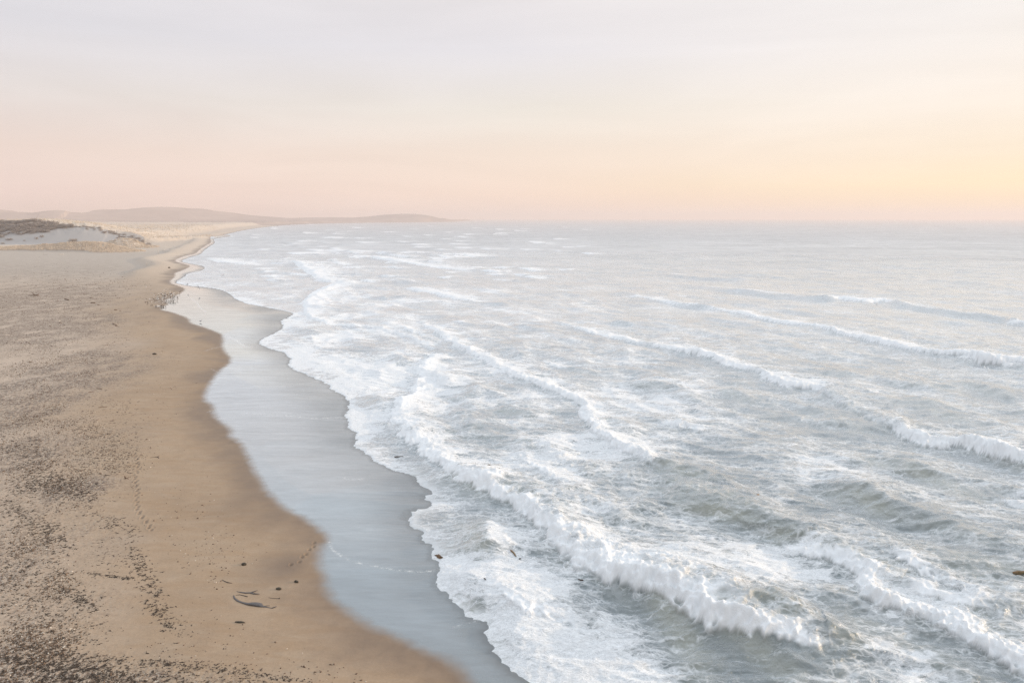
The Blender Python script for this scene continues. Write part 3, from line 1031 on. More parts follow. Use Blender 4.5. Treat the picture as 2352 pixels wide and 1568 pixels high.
for wi, Wv in enumerate(WAVES):
    pw = np.array([(p[0], p[1]) if len(p) > 5 else ground(p[0], p[1]) for p in Wv], float)
    a = np.array([p[:5] for p in Wv], float)
    vals = a[:, 2:5]
    seg = np.hypot(*np.diff(pw, axis=0).T).sum()
    lo, hi = pw.min(0) - 30, pw.max(0) + 30
    m = np.where((x > lo[0]) & (x < hi[0]) & (y > lo[1]) & (y < hi[1]))[0]
    if len(m) == 0:
        continue
    Pm = np.stack([x[m], y[m]], 1)
    d, vv = poly_dist(Pm, pw, vals, signed=True)
    # beyond the ends the wave dies out
    e0 = (Pm - pw[0]) @ (pw[0] - pw[1]) / np.hypot(*(pw[0] - pw[1]))
    e1 = (Pm - pw[-1]) @ (pw[-1] - pw[-2]) / np.hypot(*(pw[-1] - pw[-2]))
    ends = np.exp(-(np.maximum(np.maximum(e0, e1), 0) / 2.0) ** 2)
    Hh, Ww, Ff = vv[:, 0] * np.where(vv[:, 2] < 0.5, 1.1, 0.76), vv[:, 1] * 0.85 * np.clip(1 + 0.7 * perlin(x[m] / 5, y[m] / 5, 250 + wi), .4, 1.6), vv[:, 2]
    fm = fade(1.5)[m]
    sc = np.maximum(1, R[m] / 1.2)
    j = 0.55 * perlin(x[m] / 2.3, y[m] / 2.3, 211 + wi) + 0.9 * perlin(x[m] / 7, y[m] / 7, 212 + wi) + 0.38 * (1 - 2 * np.abs(perlin(x[m] / 1.1, y[m] / 1.1, 213 + wi))) * fm + 0.2 * perlin(x[m] / 0.45, y[m] / 0.45, 214 + wi) * fade(.8)[m]
    s = d + 1.25 * j * np.clip(0.35 + Ff, 0, 1) * np.clip(1.1 / R[m], .15, 1)
    s = s / np.clip(sc, 1, 3)
    broken = sstep(0.15, 0.8, Ff)
    riseL = 1.5 * broken + 2.6 * (1 - broken)
    rise = sstep(-0.3 * broken - 1.2 * (1 - broken), riseL, s)
    fall = np.exp(-np.maximum(s - riseL, 0) / (3.6 + 1.5 * (1 - broken)))
    prof = rise * fall
    trough = -0.22 * np.exp(-((s + 2.4) / 2.4) ** 2)
    act = ends * Hh * (1 + 0.35 * perlin(x[m] / 3.3, y[m] / 3.3, 216 + wi) * broken)
    z[m] += act * (prof + trough)
    Wc = np.maximum(Ww, 0.05)
    front = sstep(-0.15, 0.25, s) * (1 - sstep(0.5, 1.25, s / Wc + 0.35 * perlin(x[m] / 1.4, y[m] / 1.4, 240 + wi))) * broken * ends
    # heaped, cauliflower-like whitewater
    xm, ym = x[m], y[m]
    bil = 0.20 * (1 - 2.0 * np.abs(perlin(xm / 1.7, ym / 1.7, 221))) + 0.13 * (1 - 2.2 * np.abs(perlin(xm / 0.8, ym / 0.8, 222))) * fm \
        + 0.09 * (1 - 2.2 * np.abs(perlin(xm / 0.38, ym / 0.38, 223))) * fade(.7)[m]
    z[m] += front * np.clip(Hh, .25, 1.3) * bil * 0.9
    wfront[m] = np.maximum(wfront[m], front * np.clip(Hh, 0.2, 1.3))
    white[m] = np.maximum(white[m], front * np.clip(Ff * 1.25, 0, 1))
    backf = np.exp(-np.maximum(s - Wc, 0) / (2.2 + 1.6 * Wc)) * sstep(0, .5, s) * broken * ends
    cov[m] = np.maximum(cov[m], 0.95 * backf)
    # clean rising face in front of and beside the white part
    fc = np.exp(-((s - 0.7) / 1.6) ** 2) * ends * np.clip(Hh, 0, 1) * (1 - front)
    face[m] = np.maximum(face[m], fc * (1 - 0.65 * broken))
    unb = (1 - broken) * np.exp(-((s - 1) / 2.5) ** 2) * ends * np.clip(Hh, 0, 1)
    cov[m] *= 1 - 0.75 * unb
    cov[m] += 0.55 * (1 - broken) * np.exp(-((s - 3.0) / .9) ** 2) * ends * sstep(.5, 1, Hh)
    cov[m] *= 1 - 0.75 * ends * np.exp(-((s + 1.3) / 1.5) ** 2) * sstep(.5, 1.1, Hh)

# thin running edge of the swash: a few centimetres of water that ends on the sand
edge = sstep(-0.3, 0.55, D)
z = z * sstep(0, 3, Dp) + 0.075 * edge + 0.02 * edge * perlin(x / .6, y / .6, 231) - 0.45 * (1 - sstep(-1.0, 0.0, D))
FEAT = [  # picture patches with a foam cover of their own (centre, size, change)
    (1480, 1440, 150, 60, -.12), (1900, 1480, 180, 70, -.18), (2050, 1180, 260, 70, -.22), (1700, 1130, 160, 50, -.12), (1350, 1500, 140, 60, .10),
    (1150, 1500, 90, 60, .35), (1060, 1300, 70, 70, .30), (1020, 1200, 70, 40, .25), (1130, 1250, 70, 50, -.10), (1480, 1180, 120, 50, .12),
    (1900, 960, 200, 60, -.10), (2200, 930, 200, 50, -.12), (1600, 640, 500, 30, -.10), (1150, 950, 60, 14, -.15), (900, 900, 60, 60, .2), (1010, 900, 60, 50, .15),
    (2000, 600, 600, 40, -.12), (1700, 1500, 120, 50, -.10), (1280, 1050, 120, 50, .12), (700, 780, 60, 30, -.1)]
for (px, py, rx, ry, a_) in FEAT:
    c = ground(px, py)
    ex = abs(ground(px + rx, py)[0] - c[0])
    ey = 0.5 * abs(ground(px, py - ry)[1] - ground(px, py + ry)[1])
    cov += a_ * np.exp(-((x - c[0]) / ex) ** 2 - ((y - c[1]) / ey) ** 2)
SV = np.stack([sx, sy, np.full(len(sx), -1.0)], 1)
SV[ki, 2] = z


def full(a):
    o = np.zeros(len(sx))
    o[ki] = a
    return o


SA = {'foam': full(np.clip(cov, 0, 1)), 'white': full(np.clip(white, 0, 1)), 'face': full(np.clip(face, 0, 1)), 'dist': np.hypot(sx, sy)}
Fq = grid_faces(len(sY), len(scols), skeep)
V_, F_, A_ = compact(SV, Fq, SA)
sea = mesh_np('sea_water', V_, F_, M_WATER, A_)
tag(sea, kind='structure')
_seaZ = SV[:, 2].reshape(SX.shape)


def wave_spray():
    """flung drops over the broken waves"""
    m, t, out = new_mat("white_foam")
    geo = t.node('ShaderNodeNewGeometry')
    n_ = t.noise(geo.outputs['Position'], 9.0, 4, 0.7)
    d = t.node('ShaderNodeBsdfPrincipled')
    d.inputs['Base Color'].default_value = (0.87, 0.88, 0.885, 1)
    d.inputs['Roughness'].default_value = 0.85
    d.inputs['Specular IOR Level'].default_value = 0.15
    t.link(t.bump(n_, 0.8, 0.05), d.inputs['Normal'])
    t.link(d.outputs[0], out.inputs[0])
    rg_ = np.random.RandomState(17)
    dens = wfront ** 1.0 * R * (y * 2.0 / 1744.0) * (R < 1.5)      # by ground area
    dens = dens / dens.sum()
    # drops thrown up along the crests
    M_ = 4000
    pk = rg_.choice(n, M_, p=dens)
    s_ = rg_.uniform(.012, .035, M_)
    up = np.abs(rg_.normal(0, .30, M_)) * np.clip(wfront[pk], .2, 1) + .12
    c_ = np.stack([x[pk] + rg_.normal(0, .4, M_), y[pk] + rg_.normal(0, .4, M_), z[pk] + up], 1)
    tet = np.array([(1, 1, 1), (-1, -1, 1), (-1, 1, -1), (1, -1, -1)], float)
    tf = np.array([(0, 1, 2), (0, 3, 1), (0, 2, 3), (1, 3, 2)])
    V2 = (c_[:, None, :] + tet[None] * s_[:, None, None]).reshape(-1, 3)
    F2 = (tf[None] + (np.arange(M_) * 4)[:, None, None]).reshape(-1, 3)
    o = mesh_np('sea_spray', V2, F2, m)
    tag(o, 'fine white spray thrown up along the breaking crests', 'spray', kind='stuff')


wave_spray()


def sea_z(px, py):
    g = ground(px, py)
    r = int(np.argmin(np.abs(sY - g[1])))
    c = int(np.argmin(np.abs(SX[r] - g[0])))
    return float(g[0]), float(g[1]), float(_seaZ[r, c])


# ------------------------------------------------------------------ small materials
def plain(name, c1, c2, scale=6.0, rough=0.8, bumpd=0.02, spec=0.3):
    m, t, out = new_mat(name)
    tcn = t.node('ShaderNodeTexCoord')
    oi = t.node('ShaderNodeObjectInfo')
    off = t.vmath('ADD', tcn.outputs['Object'], oi.outputs['Location'])
    n = t.noise(off, scale, 4, 0.6, 0.4)
    c = t.mix(t.maprange(n, 0.35, 0.65), c1, c2)
    d = t.node('ShaderNodeBsdfPrincipled')
    t.link(c, d.inputs['Base Color'])
    d.inputs['Roughness'].default_value = rough
    d.inputs['Specular IOR Level'].default_value = spec
    t.link(t.bump(n, 0.6, bumpd), d.inputs['Normal'])
    t.link(d.outputs[0], out.inputs[0])
    return m


M_KELP = plain('dark_kelp', (0.030, 0.022, 0.016), (0.085, 0.058, 0.038), 9, 0.6)
M_KELPG = plain('wet_kelp', (0.085, 0.080, 0.080), (0.14, 0.12, 0.11), 9, 0.4)
M_ROCK = plain('dark_stone', (0.045, 0.038, 0.028), (0.10, 0.085, 0.06), 8, 0.8)
M_BLEACH = plain('bleached_wood', (0.72, 0.66, 0.58), (0.52, 0.45, 0.38), 5, 0.8)
M_WOOD = plain('brown_wood', (0.22, 0.13, 0.07), (0.10, 0.065, 0.04), 6, 0.7)
M_RUST = plain('wet_wood', (0.26, 0.14, 0.07), (0.15, 0.13, 0.06), 3, 0.5)
M_WHITE = plain('white_feathers', (0.80, 0.79, 0.77), (0.66, 0.65, 0.64), 12, 0.8)
M_BROWN = plain('brown_feathers', (0.06, 0.045, 0.035), (0.13, 0.10, 0.08), 12, 0.8)
M_GREYF = plain('grey_feathers', (0.30, 0.31, 0.33), (0.20, 0.21, 0.23), 12, 0.8)
M_LEAF = plain('shrub_leaves', (0.34, 0.30, 0.275), (0.48, 0.43, 0.39), 0.8, 0.8)
M_TWIG = plain('shrub_twigs', (0.14, 0.10, 0.07), (0.22, 0.17, 0.12), 4, 0.8)
M_GRASS = plain('dune_grass', (0.78, 0.68, 0.57), (0.60, 0.52, 0.43), 0.25, 0.8)


def tube_data(pts, rad, sides=7, flat=1.0, seed=0, rough=0.18):
    """vertices and faces of a tapering, slightly knobbly tube"""
    rs_ = random.Random(seed)
    pts = [Vector(p) for p in pts]
    V, F = [], []
    for i, p in enumerate(pts):
        a = pts[max(i - 1, 0)]
        b = pts[min(i + 1, len(pts) - 1)]
        d = (b - a).normalized()
        s = d.cross(Vector((0, 0, 1)))
        if s.length < 1e-3:
            s = Vector((1, 0, 0))
        s.normalize()
        uu = s.cross(d)
        for k in range(sides):
            an = 2 * math.pi * k / sides
            r = rad[i] * (1 + rs_.uniform(-rough, rough))
            V.append(p + s * math.cos(an) * r + uu * math.sin(an) * r * flat)
    m_ = len(pts)
    for i in range(m_ - 1):
        for k in range(sides):
            k2 = (k + 1) % sides
            F.append((i * sides + k, i * sides + k2, (i + 1) * sides + k2, (i + 1) * sides + k))
    F.append(tuple(range(sides))[::-1])
    F.append(tuple((m_ - 1) * sides + k for k in range(sides)))
    return V, F


def merge(parts):
    V, F = [], []
    for v_, f_ in parts:
        o = len(V)
        V += [tuple(q) for q in v_]
        F += [tuple(i + o for i in q) for q in f_]
    return V, F


def make_obj(name, VF, mat, loc=(0, 0, 0), rot=(0, 0, 0), scale=(1, 1, 1), parent=None, smooth=True):
    me = bpy.data.meshes.new(name)
    me.from_pydata([tuple(q) for q in VF[0]], [], VF[1])
    if smooth:
        me.polygons.foreach_set('use_smooth', [True] * len(me.polygons))
    me.materials.append(mat)
    me.update()
    o = link(bpy.data.objects.new(name, me))
    o.location = loc
    o.rotation_euler = rot
    o.scale = scale
    if parent:
        o.parent = parent
    return o


def copy_of(src, loc, rotz=0.0, scale=1.0):
    o = src.copy()
    scene.collection.objects.link(o)
    o.location = loc
    o.rotation_euler = (0, 0, rotz)
    o.scale = (scale, scale, scale) if isinstance(scale, float) else scale
    for ch in list(src.children):
        c = ch.copy()
        scene.collection.objects.link(c)
        c.parent = o
    return o


def lump_data(seed, sx_=1.0, sy_=0.6, sz_=0.4, knob=0.25, sub=2):
    bm = bmesh.new()
    bmesh.ops.create_icosphere(bm, subdivisions=sub, radius=1.0)
    from mathutils import noise as mn
    for v_ in bm.verts:
        q = v_.co.copy()
        f_ = 1 + knob * mn.noise(q * 1.7 + Vector((seed * 3.1, seed, 0)))* 2
        v_.co = Vector((q.x * sx_ * f_, q.y * sy_ * f_, q.z * sz_ * f_))
    V = [v_.co.copy() for v_ in bm.verts]
    F = [tuple(x_.index for x_ in f_.verts) for f_ in bm.faces]
    bm.free()
    return V, F


# ------------------------------------------------------------------ weed wrack
def weed_data(seed):
    rs_ = random.Random(seed)
    parts = []
    nst = rs_.randint(2, 5)
    for k in range(nst):
        a = rs_.uniform(0, math.pi * 2) if k else 0.0
        a *= 0.8
        p = Vector((rs_.uniform(-.12, .12), rs_.uniform(-.1, .1), 0.02))
        pts, rad = [], []
        L = rs_.uniform(0.10, 0.26)
        m_ = rs_.randint(3, 4)
        for i in range(m_):
            pts.append(p.copy())
            rad.append(0.034 * (1 - 0.6 * abs(i / (m_ - 1) - 0.4)) * rs_.uniform(.6, 1.3))
            a += rs_.uniform(-.8, .8)
            p = p + Vector((math.cos(a), math.sin(a) * 0.7, rs_.uniform(-.08, .10))) * (L / (m_ - 1)) * 1.6
            p.z = max(p.z, 0.01)
        parts.append(tube_data(pts, rad, 5, 0.9, seed * 7 + k, 0.3))
    if rs_.random() < 0.6:
        v_, f_ = lump_data(seed, .10, .08, .06, .35, 1)
        parts.append(([q + Vector((0, 0, .03)) for q in v_], f_))
    return merge(parts)


WEED = [weed_data(s_) for s_ in range(10)]
rw = random.Random(5)
# where the weed lies: line or patch on the picture, spread, number, size
LINES = [  # polyline, spread (px), count, size lo, hi
    ([(0, 1465), (90, 1490), (200, 1510), (330, 1520), (470, 1530), (580, 1548), (690, 1566), (800, 1600)], 7, 330, .5, 1.3),
    ([(0, 1530), (200, 1550), (400, 1570), (600, 1600), (700, 1640)], 26, 900, .5, 1.3),
    ([(0, 1580), (150, 1600), (400, 1640)], 40, 900, .6, 1.4),
    ([(0, 1500), (120, 1530), (260, 1560)], 22, 500, .6, 1.3),
    ([(60, 1180), (80, 1240), (60, 1290), (110, 1350), (160, 1420), (190, 1480)], 34, 420, .5, 1.2),
    ([(0, 1230), (10, 1320), (60, 1420), (120, 1500)], 34, 420, .5, 1.2),
    ([(60, 1190), (110, 1215), (130, 1240), (150, 1260)], 16, 160, .7, 1.5),
    ([(130, 1350), (190, 1375), (215, 1395)], 9, 80, .7, 1.5),
    ([(225, 1180), (245, 1200), (290, 1215), (310, 1230)], 14, 100, .5, 1.3),
    ([(300, 1260), (320, 1290), (330, 1320), (350, 1355), (350, 1385), (385, 1420), (400, 1450)], 13, 220, .5, 1.5),
    ([(205, 1318), (260, 1324), (310, 1328)], 3, 60, .6, 1.2),
    ([(230, 1250), (280, 1290), (260, 1320)], 22, 70, .4, 1.0),
    ([(0, 1010), (60, 1030), (110, 1060)], 24, 482, 0.45, 1.20),
    ([(40, 1120), (110, 1110), (180, 1125), (220, 1140)], 18, 552, 0.60, 1.35),
    ([(0, 1150), (30, 1170), (60, 1180)], 14, 120, .6, 1.3),
    ([(170, 970), (230, 990), (280, 1010), (300, 1040), (280, 1075), (230, 1060)], 22, 598, 0.45, 1.12),
    ([(310, 1020), (318, 1070), (305, 1110), (300, 1130)], 7, 40, .4, .8),
    ([(160, 1030), (220, 1040), (190, 1070)], 22, 184, 0.60, 1.20),
    ([(210, 900), (300, 950), (240, 930)], 24, 172, 0.45, 1.05),
    ([(250, 870), (290, 880), (270, 900)], 14, 110, .25, .5),
    ([(60, 1080), (150, 1090), (200, 1100)], 16, 172, 0.60, 1.35),
    ([(380, 1500), (460, 1470), (430, 1410)], 30, 50, .35, .8),
    ([(200, 1180), (160, 1150), (120, 1165)], 20, 60, .5, 1.1),
    ([(340, 1230), (420, 1260), (520, 1290)], 22, 34, .3, .8),
    ([(500, 1100), (540, 1240), (640, 1260)], 40, 22, .25, .6),
    ([(230, 700), (260, 760), (290, 800), (200, 830)], 26, 110, .6, 1.3),
    ([(40, 660), (120, 690), (60, 740), (150, 770)], 30, 180, .7, 1.6),
    ([(200, 600), (120, 630), (40, 640)], 22, 60, .8, 1.8),
    ([(330, 830), (420, 880), (400, 960)], 30, 24, .3, .8),
    ([(20, 1180), (60, 1250), (90, 1330), (110, 1400), (150, 1460)], 60, 420, .3, .9),
    ([(60, 900), (100, 960), (60, 1000)], 50, 260, .4, .9),
]
pieces = []
for ln, spread, cnt, lo, hi in LINES:
    a = np.array(ln, float)
    seg = np.concatenate([[0], np.cumsum(np.hypot(*np.diff(a, axis=0).T))])
    for _ in range(int(cnt * 1.8)):
        s_ = rw.uniform(0, seg[-1])
        px = np.interp(s_, seg, a[:, 0]) + rw.gauss(0, spread) * (1 + 0.9 * rw.random() ** 3)
        py = np.interp(s_, seg, a[:, 1]) + rw.gauss(0, spread * 0.6) * (1 + 0.9 * rw.random() ** 3)
        if px < -60 or py > 1700 or py < 585:
            continue
        pieces.append((px, py, rw.triangular(lo, hi, lo)))
gp = np.array([ground(p[0], p[1], 0.9) for p in pieces])
for _ in range(2):
    zz = land_height(gp[:, 0], gp[:, 1])
    gp = np.array([ground(p[0], p[1], z_) for p, z_ in zip(pieces, zz)])
zz = land_height(gp[:, 0], gp[:, 1])
cB = coast_dist(gp, B_FULL, B_POLY)
items = []
for (px, py, s_), g_, z_, b_ in zip(pieces, gp, zz, cB):
    if b_ < 2.5:
        continue
    s_ = s_ * min(1.0, 0.62 + g_[1] / 400.0)
    app = s_ * 1744.0 / math.hypot(g_[1], H) * (1 if 0 < px < 2352 and py < 1568 else 0)
    items.append((app, g_[0], g_[1], z_, s_, px, py))
items.sort(reverse=True)
WEED_ME = []
for k, (V_, F_) in enumerate(WEED):
    me = bpy.data.meshes.new('seaweed_clump')
    me.from_pydata([tuple(q) for q in V_], [], F_)
    me.materials.append(M_KELP)
    WEED_ME.append(me)
first = None
for k, (app, gx_, gy_, gz_, s_, px, py) in enumerate(items[:300]):
    if first is None:
        first = link(bpy.data.objects.new('seaweed_clump', WEED_ME[0]))
        o = first
    else:
        o = first.copy()
        scene.collection.objects.link(o)
        o.data = WEED_ME[k % len(WEED_ME)]
    o.location = (gx_, gy_, gz_ - 0.004)
    o.rotation_euler = (0, 0, rw.uniform(-1.4, 1.0) + (math.pi if rw.random() < .5 else 0))
    s_ *= 0.74
    o.scale = (s_ * rw.uniform(.8, 1.2), s_, s_)
    if py > 1468 + 0.10 * px:
        lab, grp = 'dark seaweed clump in the dense weed band along the bottom of the beach', 'seaweed clumps of the dense bottom band'
    elif px > 240 and py > 1245:
        lab, grp = 'dark seaweed clump in the ragged line running down between bare sand patches', 'seaweed clumps of the ragged middle line'
    elif py > 1150:
        lab, grp = 'dark seaweed clump in the loose scatter left of the ragged line', 'seaweed clumps of the loose left scatter'
    else:
        lab, grp = 'dark seaweed clump in the patches up the beach beside the footprints', 'seaweed clumps of the upper patches'
    tag(o, lab, 'seaweed', grp)
VA, FA = [], []
WV = [np.array([tuple(q) for q in v_]) for v_, _ in WEED]
off = 0
allV, allF = [], []
for k, (app, gx_, gy_, gz_, s_, px, py) in enumerate(items[300:]):
    vi = k % len(WV)
    an = rw.uniform(-1.6, 1.2)
    s_ = s_ * rw.uniform(.40, .95)
    c_, sn = math.cos(an), math.sin(an)
    q = WV[vi] * s_
    q = np.stack([q[:, 0] * c_ - q[:, 1] * sn + gx_, q[:, 0] * sn + q[:, 1] * c_ + gy_, q[:, 2] + gz_ - 0.004], 1)
    allV.append(q)
    allF += [tuple(i + off for i in f_) for f_ in WEED[vi][1]]
    off += len(q)
me = bpy.data.meshes.new('seaweed_litter')
me.from_pydata(np.concatenate(allV).tolist(), [], allF)
me.materials.append(M_KELP)
tag(link(bpy.data.objects.new('seaweed_litter', me)), 'fine dark seaweed litter spread over the upper beach', 'seaweed', kind='stuff')

# pebbles, crumbs of weed and bits of shell, far too many to count


def crumbs(name, nn, mat, smin, smax, label, cat, seed, flat):
    rg_ = np.random.RandomState(seed)
    zones = [((0, 700), (240, 700), 60, .9), ((0, 830), (220, 850), 60, 1.6), ((0, 930), (170, 960), 42, 1.5), ((0, 1040), (200, 1110), 55, 1.4),
             ((190, 980), (300, 1080), 40, .7), ((0, 1250), (160, 1330), 70, .9), ((0, 1450), (220, 1500), 50, .8), ((0, 1560), (500, 1600), 40, .9), ((100, 640), (330, 660), 30, .4), ((250, 700), (260, 900), 40, .3), ((300, 760), (420, 900), 60, .12), ((330, 1000), (560, 1350), 120, .15), ((350, 1480), (900, 1560), 50, .08)]
    wz = np.array([z_[3] for z_ in zones])
    k_ = rg_.choice(len(zones), nn, p=wz / wz.sum())
    t_ = rg_.rand(nn)
    px = np.array([zones[i][0][0] * (1 - a_) + zones[i][1][0] * a_ for i, a_ in zip(k_, t_)]) + rg_.normal(0, 22, nn)
    py = np.array([zones[i][0][1] * (1 - a_) + zones[i][1][1] * a_ for i, a_ in zip(k_, t_)]) + rg_.normal(0, 1, nn) * np.array([zones[i][2] for i in k_]) * .6
    ok = (py > 600) & (py < 1690) & (px > -80)
    px, py = px[ok], py[ok]
    dx, up = px - CX, CY - py
    t0 = (1.0 - H) / (-K * SP + up * CP)
    g_ = np.stack([t0 * dx, t0 * (K * CP + up * SP)], 1)
    zz_ = land_height(g_[:, 0], g_[:, 1])
    inl = coast_dist(g_, B_FULL, B_POLY)
    gap = fbm(g_[:, 0] / 4.5, g_[:, 1] / 8, 501, 3) + 0.5 * perlin(g_[:, 0] / 14, g_[:, 1] / 25, 502)
    ok = (inl > 5) & (gap + rg_.normal(0, .12, len(gap)) > 0.02)
    g_, zz_ = g_[ok], zz_[ok]
    n_ = len(g_)
    far_ = 1 + np.clip((g_[:, 1] - 120) / 160, 0, 1.6)
    s_ = rg_.uniform(smin, smax, n_) * (.5 + rg_.rand(n_) ** 2) * far_
    an_ = rg_.uniform(0, math.pi, n_)
    octv = np.array([(1, 0, 0), (0, .6, 0), (-1, 0, 0), (0, -.6, 0), (0.1, 0, flat), (0, 0, -.3)])
    octf = np.array([(0, 1, 4), (1, 2, 4), (2, 3, 4), (3, 0, 4), (1, 0, 5), (2, 1, 5), (3, 2, 5), (0, 3, 5)])
    V = octv[None] * rg_.uniform(.6, 1.3, (n_, 6, 1)) * s_[:, None, None]
    c_, q_ = np.cos(an_)[:, None], np.sin(an_)[:, None]
    V = np.stack([V[..., 0] * c_ - V[..., 1] * q_ + g_[:, :1], V[..., 0] * q_ + V[..., 1] * c_ + g_[:, 1:2], V[..., 2] + zz_[:, None]], 2).reshape(-1, 3)
    F = (octf[None] + (np.arange(n_) * 6)[:, None, None]).reshape(-1, 3)
    tag(mesh_np(name, V, F, mat, smooth=False), label, cat, kind='stuff')


M_CRUMB = plain('weed_crumbs', (0.11, 0.078, 0.055), (0.24, 0.17, 0.12), 3, 0.9)
M_SHELL = plain('shell_bits', (0.80, 0.73, 0.63), (0.60, 0.50, 0.40), 3, 0.8)
crumbs('pebbles', 34000, M_CRUMB, .04, .12, 'dark pebbles and weed crumbs covering the rough upper beach', 'pebbles', 91, .7)
crumbs('shell_bits', 7000, M_SHELL, .04, .10, 'pale shell and wood bits sprinkled over the rough upper beach', 'shells', 92, .5)

# strands, stones and single finds on the open sand ------------------------------------------------
S25 = 2352 / 2500.0


def strand(name, pts25, rad, label, cat, mat, seed, flat=0.45, branches=()):
    ws = [on_land(p[0] * S25, p[1] * S25) for p in pts25]
    o0 = Vector(ws[0])
    pv = [Vector(q) - o0 + Vector((0, 0, rad[i] * flat * 0.6)) for i, q in enumerate(ws)]
    parts = [tube_data(pv, rad, 7, flat, seed, .22)]
    for (i, dx, dy, dz, r_) in branches:
        b_ = pv[i]
        parts.append(tube_data([b_, b_ + Vector((dx * .5, dy * .5, dz * .6)), b_ + Vector((dx, dy, dz))], [r_, r_ * .8, r_ * .4], 6, .8, seed + i))
    o = make_obj(name, merge(parts), mat, o0)
    return tag(o, label, cat)


strand('kelp_strand', [(570, 1453), (573, 1460), (580, 1466), (591, 1470.5), (604, 1474), (614, 1474), (624, 1475), (634, 1477), (642, 1480), (652, 1481.5), (664, 1484)],
       [.05, .07, .09, .11, .13, .22, .26, .22, .10, .05, .03], 'thick grey kelp strand curving in a hook on smooth sand', 'kelp', M_KELPG, 3, .35,
       [(8, .5, .12, .03, .03), (10, .3, .22, .04, .05)])
strand('kelp_strand', [(578, 1443), (588, 1445), (600, 1447), (612, 1446.5), (621, 1449)], [.03, .06, .08, .08, .10],
       'upper forked grey kelp strand above the hooked one', 'kelp', M_KELPG, 4, .4, [(3, .45, .32, .05, .05), (4, .45, -.1, .03, .05)])
strand('kelp_strand', [(576, 1452), (585, 1451), (594, 1453), (604, 1456)], [.02, .03, .04, .05],
       'short thin kelp strand between the forked and the hooked one', 'kelp', M_KELP, 5, .5)
strand('kelp_strand', [(656, 1458), (668, 1460), (680, 1460.5), (683, 1460)], [.015, .025, .03, .09],
       'thin kelp stalk with a knob at its right end', 'kelp', M_KELP, 6, .6)
strand('kelp_strand', [(542, 1414), (548, 1418), (556, 1421.5), (567, 1423)], [.02, .04, .05, .02],
       'small bent kelp stalk left of the hooked strand', 'kelp', M_KELP, 7, .6)
strand('kelp_strand', [(252, 1161), (262, 1160), (270, 1160)], [.04, .07, .03], 'straight dark kelp stalk above the shadow casting stump', 'kelp', M_KELP, 8, .6)
strand('kelp_strand', [(366, 1117), (376, 1115.5), (385, 1115), (388, 1118)], [.02, .03, .06, .05], 'forked dark twig of kelp on open sand above the damp patch', 'kelp', M_KELP, 9, .7,
       [(2, .15, .25, .1, .03)])

for (px, py, sx_, sy_, sz_, rz_, lab, sd_) in (
        (595.5, 1378, .24, .17, .15, .1, 'round dark brown stone alone on smooth sand', 1),
        (680.5, 1437.5, .25, .14, .12, -.2, 'dark oblong stone above the knobbed kelp stalk', 2),
        (723.5, 1420.5, .20, .13, .13, -.4, 'dark pointed stone nearest the water edge', 3),
        (585, 1518.5, .42, .11, .07, -.1, 'flat reddish brown slab below the hooked kelp', 4),
        (413, 654.5, .75, .5, .55, 0, 'black boulder on the far berm near the swash', 5),
        (377.5, 865, .45, .3, .25, 0, 'dark stone on the damp sand beside the foam bay', 6)):
    q = on_land(px * S25, py * S25)
    VF = lump_data(sd_, sx_, sy_, sz_, .16, 2)
    tag(make_obj('stone', VF, M_ROCK, (q[0], q[1], q[2] + sz_ * .35), (0, 0, rz_)), lab, 'stone')

# driftwood -----------------------------------------------------------------------------------------


def wood(pa, pb, r, label, mat, seed, name='driftwood_log', z0=None, cat='driftwood', stubs=2, lift=0.3):
    """log lying from pa to pb (2500 px picture points)"""
    if z0 is None:
        A, B = Vector(on_land(pa[0] * S25, pa[1] * S25)), Vector(on_land(pb[0] * S25, pb[1] * S25))
    else:
        A, B = Vector(sea_z(pa[0] * S25, pa[1] * S25)), Vector(sea_z(pb[0] * S25, pb[1] * S25))
        A.z += z0
        B.z += z0
    rs_ = random.Random(seed)
    if abs(B.y - A.y) > 2.0 * abs(B.x - A.x):
        B.y = A.y + 0.5 * (B.x - A.x)
        B.z = A.z if z0 is not None else land_z(B.x, B.y)
    L = (B - A).length
    side = (B - A).cross(Vector((0, 0, 1))).normalized()
    pts = [(B - A) * (i / 6) + side * math.sin(i * 1.1 + seed) * L * .03 + Vector((0, 0, r * lift)) for i in range(7)]
    rad = [r * (1.0 - 0.07 * i) * rs_.uniform(.9, 1.1) for i in range(7)]
    rad[0] *= .6
    rad[-1] *= .6
    o = make_obj(name, tube_data(pts, rad, 9, .95, seed, .1), mat, A)
    tag(o, label, cat)
    for k in range(stubs):
        b_ = pts[1 + k * 3 % 5]
        d_ = side * rs_.uniform(-1, 1) + Vector((0, 0, rs_.uniform(.6, 1)))
        make_obj('branch', tube_data([b_, b_ + d_ * L * .07, b_ + d_ * L * .13], [r * .4, r * .3, r * .15], 6, 1, seed + k), mat, parent=o)
    return o


